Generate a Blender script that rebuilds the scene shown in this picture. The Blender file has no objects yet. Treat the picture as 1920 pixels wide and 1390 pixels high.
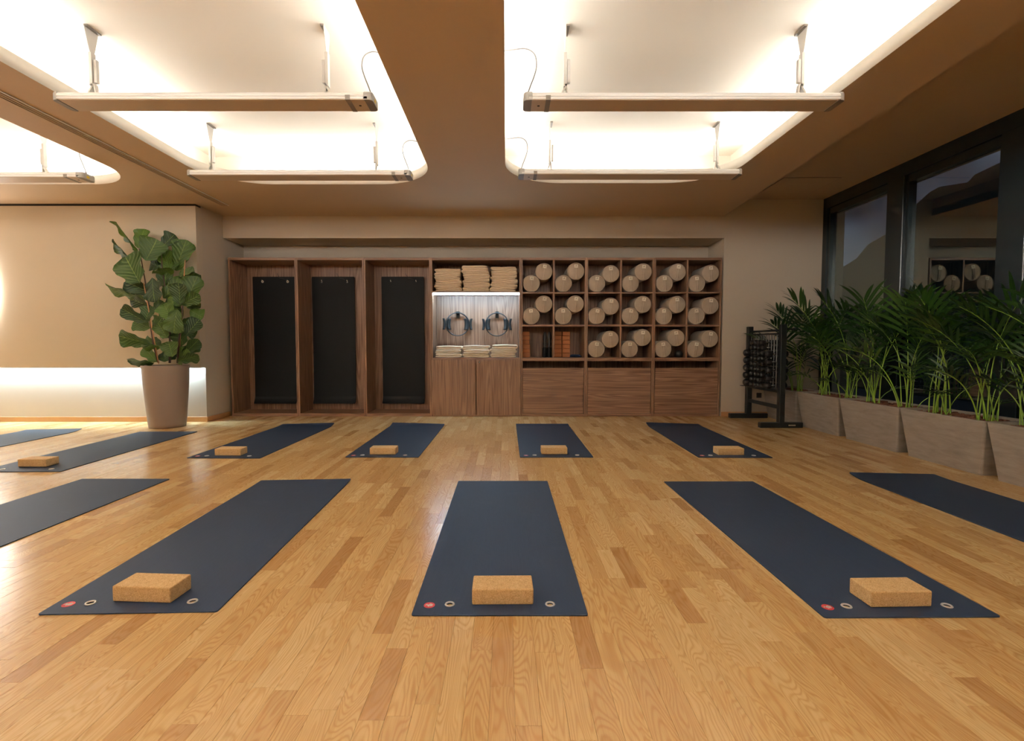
import bpy, bmesh, math, random
from mathutils import Vector, Matrix
rnd = random.Random(7)
PI = math.pi
C = bpy.context.scene.collection
SC = bpy.context.scene

# ------------------------------------------------------------------ camera, world, exposure
cam_d = bpy.data.cameras.new('camera')
cam = bpy.data.objects.new('camera', cam_d)
C.objects.link(cam)
cam.location = (0, 0, 1.012)
cam.rotation_euler = (PI / 2 - math.atan(48 / 960), 0, 0)
cam_d.sensor_fit = 'HORIZONTAL'
cam_d.sensor_width = 36
cam_d.lens = 18
cam_d.shift_x = 11 / 1920
cam_d.clip_start = 0.05
SC.camera = cam
SC.view_settings.view_transform = 'Standard'
SC.view_settings.look = 'None'
SC.view_settings.gamma = 1
SC.view_settings.use_curve_mapping = False
SC.view_settings.exposure = 0.40
SC.cycles.use_denoising = True
SC.cycles.max_bounces = 12
SC.cycles.diffuse_bounces = 7
SC.cycles.glossy_bounces = 5
SC.cycles.transparent_max_bounces = 12
SC.cycles.sample_clamp_indirect = 6
SC.cycles.caustics_reflective = False
SC.cycles.caustics_refractive = False

COVE_LED = 86.0         # strips in the three coves over the mats, dimmed
REAR_FILL = 580.0         # fill light added in unseen rear coves to brighten the floor
PANEL_LED = 130.0         # strip under the wall panel
SHELF_LED = 85.0         # strip under the towel shelf
DISC_LED = 9.0           # round wall light

# ------------------------------------------------------------------ node helpers
class NT:
    def __init__(s, name):
        s.m = bpy.data.materials.new(name)
        s.m.use_nodes = True
        s.t = s.m.node_tree
        s.t.nodes.clear()
        s.out = s.t.nodes.new('ShaderNodeOutputMaterial')
    def n(s, typ, **kw):
        nd = s.t.nodes.new(typ)
        for k, v in kw.items():
            setattr(nd, k, v)
        return nd
    def lk(s, a, b):
        s.t.links.new(a, b)
    def put(s, sock, v):
        if hasattr(v, 'links') or isinstance(v, bpy.types.NodeSocket):
            s.lk(v, sock)
        elif isinstance(v, (tuple, list)):
            sock.default_value = tuple(v) + (1,) if len(v) == 3 and len(sock.default_value) == 4 else v
        else:
            sock.default_value = v
    def math(s, op, a, b=0.0, c=None, clamp=False):
        nd = s.n('ShaderNodeMath', operation=op, use_clamp=clamp)
        s.put(nd.inputs[0], a)
        s.put(nd.inputs[1], b)
        if c is not None:
            s.put(nd.inputs[2], c)
        return nd.outputs[0]
    def mix(s, f, a, b, mode='MIX'):
        nd = s.n('ShaderNodeMix', data_type='RGBA', blend_type=mode)
        s.put(nd.inputs[0], f)
        s.put(nd.inputs[6], a)
        s.put(nd.inputs[7], b)
        return nd.outputs[2]
    def pos(s):
        return s.n('ShaderNodeNewGeometry').outputs['Position']
    def objco(s):
        return s.n('ShaderNodeTexCoord').outputs['Object']
    def rand(s):
        return s.n('ShaderNodeObjectInfo').outputs['Random']
    def attr(s, name):
        return s.n('ShaderNodeAttribute', attribute_name=name).outputs['Fac']
    def sep(s, v):
        nd = s.n('ShaderNodeSeparateXYZ')
        s.lk(v, nd.inputs[0])
        return nd.outputs
    def comb(s, x, y, z):
        nd = s.n('ShaderNodeCombineXYZ')
        for i, v in enumerate((x, y, z)):
            s.put(nd.inputs[i], v)
        return nd.outputs[0]
    def noise(s, vec, scale=1.0, detail=2.0, rough=0.5, dist=0.0):
        nd = s.n('ShaderNodeTexNoise')
        s.lk(vec, nd.inputs['Vector'])
        nd.inputs['Scale'].default_value = scale
        nd.inputs['Detail'].default_value = detail
        nd.inputs['Roughness'].default_value = rough
        nd.inputs['Distortion'].default_value = dist
        return nd.outputs[0]
    def ramp(s, f, stops):
        nd = s.n('ShaderNodeValToRGB')
        s.put(nd.inputs[0], f)
        e = nd.color_ramp.elements
        while len(e) < len(stops):
            e.new(0.5)
        for el, (p, c) in zip(e, stops):
            el.position = p
            el.color = tuple(c) + (1,)
        return nd.outputs[0]
    def bump(s, h, strength=0.2, dist=0.01):
        nd = s.n('ShaderNodeBump')
        nd.inputs['Strength'].default_value = strength
        nd.inputs['Distance'].default_value = dist
        s.lk(h, nd.inputs['Height'])
        return nd.outputs[0]
    def bsdf(s, color, rough=0.5, metal=0.0, spec=0.5, normal=None, **kw):
        nd = s.n('ShaderNodeBsdfPrincipled')
        s.put(nd.inputs['Base Color'], color)
        s.put(nd.inputs['Roughness'], rough)
        nd.inputs['Metallic'].default_value = metal
        nd.inputs['Specular IOR Level'].default_value = spec
        if normal is not None:
            s.lk(normal, nd.inputs['Normal'])
        for k, v in kw.items():
            s.put(nd.inputs[k.replace('_', ' ')], v)
        return nd.outputs[0]
    def done(s, sh):
        s.lk(sh, s.out.inputs['Surface'])
        return s.m

def plain(name, col, rough=0.5, metal=0.0, spec=0.5, var=0.06, vscale=6.0):
    t = NT(name)
    nz = t.noise(t.objco(), vscale, 3)
    c = t.mix(nz, tuple(x * (1 - var) for x in col), tuple(min(1, x * (1 + var)) for x in col))
    return t.done(t.bsdf(c, rough, metal, spec))

def emit(name, col, strength):
    t = NT(name)
    e = t.n('ShaderNodeEmission')
    e.inputs[0].default_value = tuple(col) + (1,)
    e.inputs[1].default_value = strength
    return t.done(e.outputs[0])

def paint(name, col, rough=0.75):
    t = NT(name)
    p = t.pos()
    nz = t.noise(p, 1.3, 3)
    c = t.mix(nz, tuple(x * .97 for x in col), tuple(min(1, x * 1.03) for x in col))
    b = t.bump(t.noise(p, 160, 2), 0.04, 0.002)
    return t.done(t.bsdf(c, rough, 0, 0.25, b))

def oak():
    t = NT('oak_parquet')
    x, y, z = t.sep(t.pos())
    sd, tone = t.attr('seed'), t.attr('tone')
    vx = t.math('ADD', t.math('MULTIPLY', x, 11.0), t.math('MULTIPLY', sd, 37.1))
    vy = t.math('ADD', t.math('MULTIPLY', y, 1.7), t.math('MULTIPLY', sd, 19.3))
    v = t.comb(vx, vy, t.math('MULTIPLY', sd, 7.7))
    n1 = t.noise(v, 1.0, 1.5, 0.45, 0.55)
    ring = t.math('SINE', t.math('MULTIPLY', n1, 165.0))
    ring = t.math('POWER', t.math('MULTIPLY_ADD', ring, 0.5, 0.5), 2.2)
    streak = t.noise(t.comb(t.math('MULTIPLY', x, 210.0), t.math('MULTIPLY', y, 4.0), sd), 1.0, 2.0, 0.6)
    broad = t.noise(t.comb(t.math('MULTIPLY', x, 26.0), t.math('MULTIPLY', y, 1.1), t.math('MULTIPLY', sd, 11.0)), 1.0, 2.0)
    base = t.ramp(tone, [(0.0, (0.45, 0.250, 0.098)), (0.28, (0.59, 0.365, 0.155)), (0.62, (0.71, 0.480, 0.215)), (1.0, (0.82, 0.61, 0.32))])
    dark = t.mix(1.0, base, (0.74, 0.60, 0.43), 'MULTIPLY')
    f = t.math('MULTIPLY', ring, t.math('MULTIPLY_ADD', broad, 0.95, 0.22), clamp=True)
    c = t.mix(f, base, dark)
    c = t.mix(t.math('MULTIPLY', t.math('SUBTRACT', streak, 0.45, clamp=True), 1.9), c, dark)
    c = t.mix(t.math('MULTIPLY', t.math('SUBTRACT', broad, 0.56, clamp=True), 2.2, clamp=True), c, t.mix(1.0, base, (1.18, 1.2, 1.25), 'MULTIPLY'))
    rg = t.math('MULTIPLY_ADD', streak, 0.12, 0.165)
    b = t.bump(t.math('ADD', streak, t.math('MULTIPLY', ring, 0.4)), 0.05, 0.001)
    return t.done(t.bsdf(c, rg, 0, 0.5, b))

def walnut(name, axis):
    t = NT(name)
    x, y, z = t.sep(t.pos())
    r = t.math('MULTIPLY', t.rand(), 60.0)
    if axis == 'z':
        a, b, l = x, y, z
    else:
        a, b, l = z, y, x
    ab = t.math('ADD', a, t.math('MULTIPLY', b, 0.83))
    v = t.comb(t.math('ADD', t.math('MULTIPLY', ab, 9.0), r), t.math('MULTIPLY', l, 0.38), r)
    n1 = t.noise(v, 1.0, 1.0, 0.5, 0.25)
    ring = t.math('MULTIPLY_ADD', t.math('SINE', t.math('MULTIPLY', n1, 90.0)), 0.5, 0.5)
    st = t.noise(t.comb(t.math('ADD', t.math('MULTIPLY', ab, 85.0), r), t.math('MULTIPLY', l, 0.9), r), 1.0, 3.0, 0.6)
    f = t.math('ADD', t.math('MULTIPLY', ring, 0.26), t.math('MULTIPLY', st, 0.95))
    c = t.ramp(f, [(0.20, (0.070, 0.030, 0.014)), (0.45, (0.160, 0.082, 0.047)), (0.66, (0.250, 0.141, 0.086)), (0.9, (0.35, 0.210, 0.135))])
    return t.done(t.bsdf(c, 0.42, 0, 0.4, t.bump(st, 0.06, 0.001)))

def cork():
    t = NT('cork')
    p = t.objco()
    v = t.n('ShaderNodeTexVoronoi')
    v.inputs['Scale'].default_value = 420
    t.lk(p, v.inputs['Vector'])
    g = t.sep(v.outputs['Color'])[0]
    nz = t.noise(p, 60, 4, 0.6)
    f = t.math('ADD', t.math('MULTIPLY', g, 0.6), t.math('MULTIPLY', nz, 0.5))
    c = t.ramp(f, [(0.12, (0.36, 0.185, 0.08)), (0.34, (0.60, 0.375, 0.17)), (0.7, (0.73, 0.505, 0.25)), (0.95, (0.82, 0.62, 0.35))])
    return t.done(t.bsdf(c, 0.8, 0, 0.25, t.bump(f, 0.25, 0.002)))

def mat_rubber():
    t = NT('navy_rubber')
    p = t.objco()
    x, y, z = t.sep(p)
    rib = t.math('SINE', t.math('MULTIPLY', x, 1150.0))
    nz = t.noise(t.comb(t.math('MULTIPLY', x, 90.0), t.math('MULTIPLY', y, 6.0), z), 1.0, 3)
    sc = t.noise(p, 5.0, 4, 0.6)
    c = t.mix(nz, (0.0055, 0.0120, 0.029), (0.0105, 0.0195, 0.041))
    c = t.mix(t.math('MULTIPLY', t.math('SUBTRACT', sc, 0.6, clamp=True), 1.2), c, (0.05, 0.06, 0.075))
    h = t.math('ADD', t.math('MULTIPLY', rib, 0.5), nz)
    return t.done(t.bsdf(c, 0.62, 0, 0.30, t.bump(h, 0.35, 0.001)))

def cloth(name, c0, c1, weave=900.0, rough=0.9, bs=0.2):
    t = NT(name)
    p = t.objco()
    x, y, z = t.sep(p)
    w = t.math('MULTIPLY', t.math('SINE', t.math('MULTIPLY', x, weave)), t.math('SINE', t.math('MULTIPLY', z, weave)))
    nz = t.noise(p, 22, 4, 0.6)
    c = t.mix(nz, c0, c1)
    h = t.math('ADD', t.math('MULTIPLY', w, 0.3), nz)
    return t.done(t.bsdf(c, rough, 0, 0.2, t.bump(h, bs, 0.004), Sheen_Weight=0.15))

def stone_planter():
    t = NT('planter_stone')
    x, y, z = t.sep(t.pos())
    nz = t.noise(t.comb(t.math('MULTIPLY', x, 6.0), t.math('MULTIPLY', y, 5.0), t.math('MULTIPLY', z, 26.0)), 1.0, 4, 0.6, 0.4)
    c = t.ramp(nz, [(0.25, (0.205, 0.170, 0.138)), (0.5, (0.26, 0.22, 0.182)), (0.8, (0.32, 0.275, 0.23))])
    return t.done(t.bsdf(c, 0.7, 0, 0.3, t.bump(nz, 0.1, 0.004)))

def leaf_mat(name, cols, vein, rough=0.38, veins=True, trans=0.25):
    t = NT(name)
    r = t.rand()
    base = t.ramp(r, cols)
    uv = t.n('ShaderNodeUVMap').outputs[0]
    u, v, _ = t.sep(uv)
    au = t.math('ABSOLUTE', t.math('SUBTRACT', u, 0.5))
    if veins:
        mid = t.math('LESS_THAN', au, 0.014)
        ph = t.math('SUBTRACT', t.math('MULTIPLY', v, 7.0), t.math('MULTIPLY', au, 5.0))
        sv = t.math('LESS_THAN', t.math('ABSOLUTE', t.math('SUBTRACT', t.math('FRACT', ph), 0.5)), 0.05)
        m = t.math('MAXIMUM', mid, t.math('MULTIPLY', sv, 0.55))
        c = t.mix(m, base, vein)
        nz = t.noise(t.objco(), 7, 3)
        c = t.mix(t.math('MULTIPLY', nz, 0.5), c, t.mix(1.0, c, (0.6, 0.7, 0.55), 'MULTIPLY'))
        nrm = t.bump(t.math('SUBTRACT', t.math('MULTIPLY', t.math('SINE', t.math('MULTIPLY', ph, 6.283)), 0.5), m), 0.35, 0.01)
        b = t.bsdf(c, rough, 0, 0.45, nrm)
    else:
        c = t.mix(t.math('MULTIPLY', t.math('LESS_THAN', au, 0.06), 0.5), base, vein)
        b = t.bsdf(c, rough, 0, 0.45)
    tr = t.n('ShaderNodeBsdfTranslucent')
    t.put(tr.inputs[0], c)
    mx = t.n('ShaderNodeMixShader')
    mx.inputs[0].default_value = trans
    t.lk(b, mx.inputs[1])
    t.lk(tr.outputs[0], mx.inputs[2])
    return t.done(mx.outputs[0])

def glass_mat():
    t = NT('window_glass')
    fr = t.n('ShaderNodeLayerWeight')
    fr.inputs[0].default_value = 0.5
    f = t.math('MULTIPLY_ADD', t.math('POWER', fr.outputs['Facing'], 4.0), 0.70, 0.26, clamp=True)      # two faces of a double glazed unit
    tp = t.n('ShaderNodeBsdfTransparent')
    tp.inputs[0].default_value = (0.62, 0.68, 0.72, 1)
    gl = t.n('ShaderNodeBsdfGlossy')
    gl.inputs['Roughness'].default_value = 0.0
    gl.inputs[0].default_value = (0.82, 0.92, 0.86, 1)
    mx = t.n('ShaderNodeMixShader')
    t.lk(f, mx.inputs[0])
    t.lk(tp.outputs[0], mx.inputs[1])
    t.lk(gl.outputs[0], mx.inputs[2])
    return t.done(mx.outputs[0])

M = dict(
    wall=paint('wall_paint', (0.53, 0.455, 0.36)),
    panel=paint('panel_paint', (0.55, 0.475, 0.365)),
    slab=paint('ceiling_paint', (0.50, 0.375, 0.255)),
    cove=paint('cove_white', (0.74, 0.695, 0.61)),
    oak=oak(), under=plain('subfloor', (0.30, 0.17, 0.07), 0.9),
    base=plain('baseboard_oak', (0.48, 0.25, 0.10), 0.4, var=.15),
    wv=walnut('walnut_vertical', 'z'), wh=walnut('walnut_horizontal', 'x'),
    cork=cork(), rubber=mat_rubber(),
    eyelet=plain('eyelet_steel', (0.88, 0.85, 0.80), 0.28, 0.35), steel=plain('grommet_steel', (0.80, 0.75, 0.66), 0.3, 0.7), chrome=plain('chrome', (0.8, 0.8, 0.8), 0.15, 1.0),
    red=plain('badge_red', (0.62, 0.045, 0.05), 0.5), white=plain('print_white', (0.85, 0.84, 0.8), 0.5),
    bolster=cloth('bolster_linen', (0.41, 0.325, 0.245), (0.50, 0.405, 0.31), 700),
    piping=cloth('bolster_piping', (0.46, 0.37, 0.28), (0.54, 0.44, 0.34), 700),
    tag=cloth('tag_cream', (0.78, 0.70, 0.56), (0.85, 0.78, 0.65), 900), ink=plain('ink', (0.05, 0.045, 0.04), 0.8),
    towel=cloth('towel_cotton', (0.74, 0.58, 0.40), (0.86, 0.71, 0.53), 500, 0.95, 0.5),
    towel2=cloth('towel_cream', (0.70, 0.58, 0.42), (0.86, 0.76, 0.60), 500, 0.95, 0.5),
    black=plain('black_mat', (0.0040, 0.0042, 0.005), 0.55, 0, 0.12), blackmetal=plain('black_metal', (0.007, 0.008, 0.008), 0.45, 0, 0.28),
    rubberblk=plain('black_rubber', (0.008, 0.007, 0.006), 0.4, 0, 0.4), handle=plain('dark_chrome', (0.22, 0.22, 0.22), 0.25, 0.9), grey=plain('rod_grey', (0.20, 0.195, 0.19), 0.4, 0.3),
    ring=plain('ring_black', (0.010, 0.012, 0.013), 0.35), pad=plain('pad_black', (0.010, 0.012, 0.013), 0.5, 0, 0.3),
    frame=plain('window_metal', (0.014, 0.021, 0.024), 0.25, 0.1, 0.55), glass=glass_mat(),
    planter=stone_planter(), bark=plain('bark', (0.13, 0.045, 0.02), 0.9, var=.5, vscale=30),
    pot=plain('pot_taupe', (0.25, 0.185, 0.145), 0.42, 0, 0.4, 0.03), soil=plain('soil', (0.035, 0.02, 0.012), 0.95, var=.4, vscale=40),
    fig=leaf_mat('fig_leaf', [(0.0, (0.012, 0.038, 0.008)), (0.4, (0.030, 0.074, 0.011)), (0.75, (0.055, 0.110, 0.015)), (1.0, (0.085, 0.170, 0.018))], (0.17, 0.24, 0.06)),
    palm=leaf_mat('palm_leaf', [(0.0, (0.008, 0.028, 0.007)), (0.5, (0.016, 0.050, 0.009)), (1.0, (0.036, 0.092, 0.013))], (0.05, 0.11, 0.02), 0.32, False, 0.3),
    palmstem=plain('palm_stem', (0.20, 0.33, 0.030), 0.45, var=.25), stem=plain('bark_stem', (0.055, 0.028, 0.018), 0.8, var=.3),
    cane=plain('cane', (0.50, 0.25, 0.12), 0.6, var=.15),
    alu=plain('heater_white', (0.93, 0.92, 0.90), 0.22, 0, 0.9, 0.01), cap=plain('heater_cap', (0.45, 0.44, 0.42), 0.45, 0, 0.4, 0.02),
    capd=plain('heater_band', (0.20, 0.175, 0.15), 0.5, 0, 0.4, 0.02), face=plain('heater_face', (0.50, 0.395, 0.30), 0.42, 0, 0.4, 0.01),
    bracket=plain('bracket_steel', (0.62, 0.60, 0.56), 0.4, 0.3), cable=plain('cable_grey', (0.11, 0.10, 0.09), 0.5),
    brick=plain('brown_foam', (0.40, 0.15, 0.055), 0.8, var=.1), blue=plain('blue_strap', (0.012, 0.035, 0.085), 0.8, var=.2),
    socket=plain('socket_black', (0.01, 0.01, 0.01), 0.3), yellow=plain('sticker_yellow', (0.75, 0.55, 0.02), 0.5),
    gold=plain('nameplate_pale', (0.68, 0.58, 0.40), 0.4), hedge=plain('night_hedge', (0.02, 0.028, 0.018), 0.95, var=.6, vscale=9), dim=plain('outdoor_stone', (0.10, 0.10, 0.095), 0.9, var=.3, vscale=2),
    rear_fill=emit('rear_fill', (1.0, 0.965, 0.915), REAR_FILL), cove_led=emit('cove_led', (1.0, 0.965, 0.915), COVE_LED), panel_led=emit('panel_led', (0.52, 0.77, 1.0), PANEL_LED),
    shelf_led=emit('shelf_led', (0.48, 0.74, 1.0), SHELF_LED), disc_led=emit('disc_led', (1.0, 0.97, 0.92), DISC_LED),
)

# dusk sky outside the windows
w = bpy.data.worlds.new('dusk')
SC.world = w
w.use_nodes = True
wt = w.node_tree
wt.nodes.clear()
wo = wt.nodes.new('ShaderNodeOutputWorld')
wb = wt.nodes.new('ShaderNodeBackground')
wn = wt.nodes.new('ShaderNodeTexNoise')
wc = wt.nodes.new('ShaderNodeTexCoord')
wr = wt.nodes.new('ShaderNodeValToRGB')
wn.inputs['Scale'].default_value = 3.2
wn.inputs['Detail'].default_value = 4
wt.links.new(wc.outputs['Generated'], wn.inputs['Vector'])
wt.links.new(wn.outputs[0], wr.inputs[0])
wr.color_ramp.elements[0].position = 0.44
wr.color_ramp.elements[0].color = (0.035, 0.038, 0.05, 1)
wr.color_ramp.elements[1].position = 0.57
wr.color_ramp.elements[1].color = (0.19, 0.21, 0.27, 1)
wt.links.new(wr.outputs[0], wb.inputs[0])
wt.links.new(wb.outputs[0], wo.inputs[0])

# ------------------------------------------------------------------ mesh helpers
class B:
    def __init__(s):
        s.v, s.f, s.mi, s.sm = [], [], [], []
    def add(s, vs, fs, mi=0, sm=False):
        o = len(s.v)
        s.v += [tuple(p) for p in vs]
        for f in fs:
            s.f.append([i + o for i in f])
            s.mi.append(mi)
            s.sm.append(sm)
        return s
    def box(s, x0, x1, y0, y1, z0, z1, mi=0):
        v = [(x, y, z) for z in (z0, z1) for y in (y0, y1) for x in (x0, x1)]
        return s.add(v, [(0, 2, 3, 1), (4, 5, 7, 6), (0, 1, 5, 4), (2, 6, 7, 3), (0, 4, 6, 2), (1, 3, 7, 5)], mi)
    def loft(s, rings, mi=0, sm=True, cap0=True, cap1=True, closed=True):
        n = len(rings[0])
        v = [p for r in rings for p in r]
        f = []
        for k in range(len(rings) - 1):
            for i in range(n if closed else n - 1):
                j = (i + 1) % n
                f.append((k * n + i, k * n + j, (k + 1) * n + j, (k + 1) * n + i))
        s.add(v, f, mi, sm)
        o = len(s.v) - len(v)
        if cap0:
            s.f.append([o + i for i in reversed(range(n))]); s.mi.append(mi); s.sm.append(False)
        if cap1:
            s.f.append([o + (len(rings) - 1) * n + i for i in range(n)]); s.mi.append(mi); s.sm.append(False)
        return s
    def lathe(s, prof, n=20, axis='z', o=(0, 0, 0), mi=0, cap0=True, cap1=True):
        rings = []
        for r, h in prof:
            ring = []
            for i in range(n):
                a = 2 * PI * i / n
                c, d = r * math.cos(a), r * math.sin(a)
                p = {'z': (c, d, h), 'y': (d, h, c), 'x': (h, c, d)}[axis]
                ring.append((p[0] + o[0], p[1] + o[1], p[2] + o[2]))
            rings.append(ring)
        return s.loft(rings, mi, True, cap0, cap1)
    def tube(s, pts, r, n=8, mi=0, closed=False):
        pts = [Vector(p) for p in pts]
        m = len(pts)
        rr = r if isinstance(r, (list, tuple)) else [r] * m
        up = None
        rings = []
        for i, p in enumerate(pts):
            if closed:
                d = (pts[(i + 1) % m] - pts[i - 1]).normalized()
            else:
                d = (pts[min(i + 1, m - 1)] - pts[max(i - 1, 0)]).normalized()
            if up is None:
                up = Vector((0, 0, 1)) if abs(d.z) < 0.9 else Vector((1, 0, 0))
            a = d.cross(up).normalized()
            up = a.cross(d).normalized()
            rings.append([p + (a * math.cos(2 * PI * k / n) + up * math.sin(2 * PI * k / n)) * rr[i] for k in range(n)])
        if closed:
            rings.append(rings[0])
        return s.loft(rings, mi, True, not closed, not closed)
    def mesh(s, name, bevel=0.0, seg=1):
        me = bpy.data.meshes.new(name)
        me.from_pydata(s.v, [], s.f)
        me.polygons.foreach_set('material_index', s.mi)
        me.polygons.foreach_set('use_smooth', s.sm)
        me.update()
        bm = bmesh.new()
        bm.from_mesh(me)
        if bevel:
            bmesh.ops.remove_doubles(bm, verts=bm.verts, dist=1e-5)
            bmesh.ops.bevel(bm, geom=list(bm.edges), offset=bevel, segments=seg, affect='EDGES', profile=0.5)
        bmesh.ops.recalc_face_normals(bm, faces=bm.faces)
        bm.to_mesh(me)
        bm.free()
        return me

def obj(name, src, mats, parent=None, loc=(0, 0, 0), rot=(0, 0, 0), bevel=0.0, seg=1, label=None):
    me = src.mesh(name, bevel, seg) if isinstance(src, B) else src
    if not me.materials:
        for m in (mats if isinstance(mats, (list, tuple)) else [mats]):
            me.materials.append(M[m])
    o = bpy.data.objects.new(name, me)
    C.objects.link(o)
    o.parent = parent
    o.location = loc
    o.rotation_euler = rot
    if label:
        o['label'] = label
    return o

def tag(o, label, cat, group=None):
    o['label'] = label
    o['category'] = cat
    if group:
        o['group'] = group
    return o

def thing(name, label, cat, loc=(0, 0, 0), rot=(0, 0, 0), group=None):
    o = bpy.data.objects.new(name, None)
    C.objects.link(o)
    o.empty_display_size = 0.1
    o.location = loc
    o.rotation_euler = rot
    return tag(o, label, cat, group)

def struct(name, src, mats, label=None, parent=None, bevel=0.0):
    o = obj(name, src, mats, parent, bevel=bevel)
    if parent is None:
        o['kind'] = 'structure'
        if label:
            o['label'] = label
    return o

def copy_tree(o, parent=None):
    c = o.copy()
    C.objects.link(c)
    c.parent = parent
    for ch in list(o.children):
        copy_tree(ch, c)
    return c

def place(o, label, loc, rot=None, group=None):
    o.location = loc
    if rot is not None:
        o.rotation_euler = rot
    o['label'] = label
    if group:
        o['group'] = group
    return o

def bxp(x0, x1, y0, y1, z0, z1):
    return B().box(x0, x1, y0, y1, z0, z1)

def rpoly(pts, r, n=10):
    """Corners rounded with radius r (or one radius per corner)."""
    out = []
    m = len(pts)
    for i, p in enumerate(pts):
        p = Vector(p)
        rr = r[i] if isinstance(r, (list, tuple)) else r
        if rr <= 0:
            out.append(p); continue
        a = (Vector(pts[i - 1]) - p).normalized()
        b = (Vector(pts[(i + 1) % m]) - p).normalized()
        ang = math.acos(max(-1, min(1, a.dot(b)))) / 2
        d = rr / math.tan(ang)
        c = p + (a + b).normalized() * (rr / math.sin(ang))
        s, e = p + a * d - c, p + b * d - c
        a0, a1 = math.atan2(s.y, s.x), math.atan2(e.y, e.x)
        da = (a1 - a0 + PI) % (2 * PI) - PI
        for k in range(n + 1):
            t = a0 + da * k / n
            out.append(c + Vector((math.cos(t), math.sin(t))) * rr)
    return out

def flat_with_holes(name, outer, holes, half):
    """A plate of thickness 2*half with holes, from a filled 2D curve."""
    cu = bpy.data.curves.new(name, 'CURVE')
    cu.dimensions = '2D'
    cu.fill_mode = 'BOTH'
    cu.extrude = half
    for loop in [outer] + holes:
        sp = cu.splines.new('POLY')
        sp.points.add(len(loop) - 1)
        for q, p in zip(sp.points, loop):
            q.co = (p[0], p[1], 0, 1)
        sp.use_cyclic_u = True
    tmp = bpy.data.objects.new(name, cu)
    C.objects.link(tmp)
    dg = bpy.context.evaluated_depsgraph_get()
    me = bpy.data.meshes.new_from_object(tmp.evaluated_get(dg))
    bpy.data.objects.remove(tmp)
    bpy.data.curves.remove(cu)
    me.name = name
    me.materials.clear()
    bm = bmesh.new()
    bm.from_mesh(me)
    bmesh.ops.remove_doubles(bm, verts=bm.verts, dist=1e-5)
    bmesh.ops.recalc_face_normals(bm, faces=bm.faces)
    bm.to_mesh(me)
    bm.free()
    return me

def circle(x, y, r, n=20):
    return [(x + r * math.cos(2 * PI * i / n), y + r * math.sin(2 * PI * i / n)) for i in range(n)]

# ------------------------------------------------------------------ room shell
YW, YN = 7.218, 7.78          # front of back wall, back of the cabinet niche
XL, XR = -9.0, 4.41           # far side of the room, window wall
YB = -5.0                     # wall behind the camera
ZC = 2.80                     # underside of the ceiling slab
ZU = 3.17                     # white ceiling inside the coves

floor = struct('floor', bxp(XL, XR + .3, YB, YN, -0.08, -0.012), 'under', 'oak strip parquet floor of many short staves')

# parquet staves: rows run away from the camera
W = 0.0705
staves = []
r2 = random.Random(11)
row = 0
x = XL
while x < XR:
    y = YB - r2.random() * 0.4
    while y < YW + 0.02:
        L = r2.choice((0.28, 0.36, 0.42, 0.48, 0.55, 0.62)) * (0.9 + 0.2 * r2.random())
        y0, y1 = max(y, YB), min(y + L, YW + 0.02)
        if y1 - y0 > 0.02:
            tone = min(1, max(0, r2.gauss(0.62, 0.17)))
            if r2.random() < 0.08:
                tone = r2.uniform(0.05, 0.3)
            staves.append((x, min(x + W, XR), y0, y1, tone, r2.random(), r2.uniform(-0.0003, 0.0003)))
        y += L
    x += W
    row += 1
def stave_geo(b, s, g=0.0002):
    x0, x1, y0, y1, tone, sd, dz = s
    c = 0.0005
    z1, z0 = dz, -0.012
    v = []
    for (z, i) in ((z0, 0), (z1 - c, 0), (z1, c)):
        a, e, f2, h = x0 + g + i, x1 - g - i, y0 + g + i, y1 - g - i
        v += [(a, f2, z), (e, f2, z), (e, h, z), (a, h, z)]
    f = [(8, 9, 10, 11)]
    for k in (0, 4):
        f += [(k + i, k + (i + 1) % 4, k + 4 + (i + 1) % 4, k + 4 + i) for i in range(4)]
    b.add(v, f)
    return len(f)
def stave_mesh(name, lst):
    b = B()
    tn, sd = [], []
    for s in lst:
        n = stave_geo(b, s)
        tn += [s[4]] * n
        sd += [s[5]] * n
    me = bpy.data.meshes.new(name)
    me.from_pydata(b.v, [], b.f)
    for an, vals in (('tone', tn), ('seed', sd)):
        a = me.attributes.new(an, 'FLOAT', 'FACE')
        a.data.foreach_set('value', vals)
    me.update()
    return me
MATS_XY = [(-1.70, 1.87, 0), (-.36, 1.86, 0), (1.17, 1.85, 0)]
def seen(s):
    cx, cy = (s[0] + s[1]) / 2, (s[2] + s[3]) / 2
    if cy < 1.32 or abs(cx) > cy * 0.98:
        return None
    for mx, my, _ in MATS_XY:
        if mx < cx < mx + .66 and my < cy < my + 1.88:
            return None
    return (s[1] - s[0]) * (s[3] - s[2]) / cy ** 3
rank = sorted([s for s in staves if seen(s)], key=lambda s: -seen(s))
near = rank[:298]
ns = set(id(s) for s in near)
for s in near:
    obj('plank', stave_mesh('plank', [s]), 'oak', floor)
o = obj('planks', stave_mesh('planks', [s for s in staves if id(s) not in ns]), 'oak', floor)
o['kind'] = 'stuff'

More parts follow.
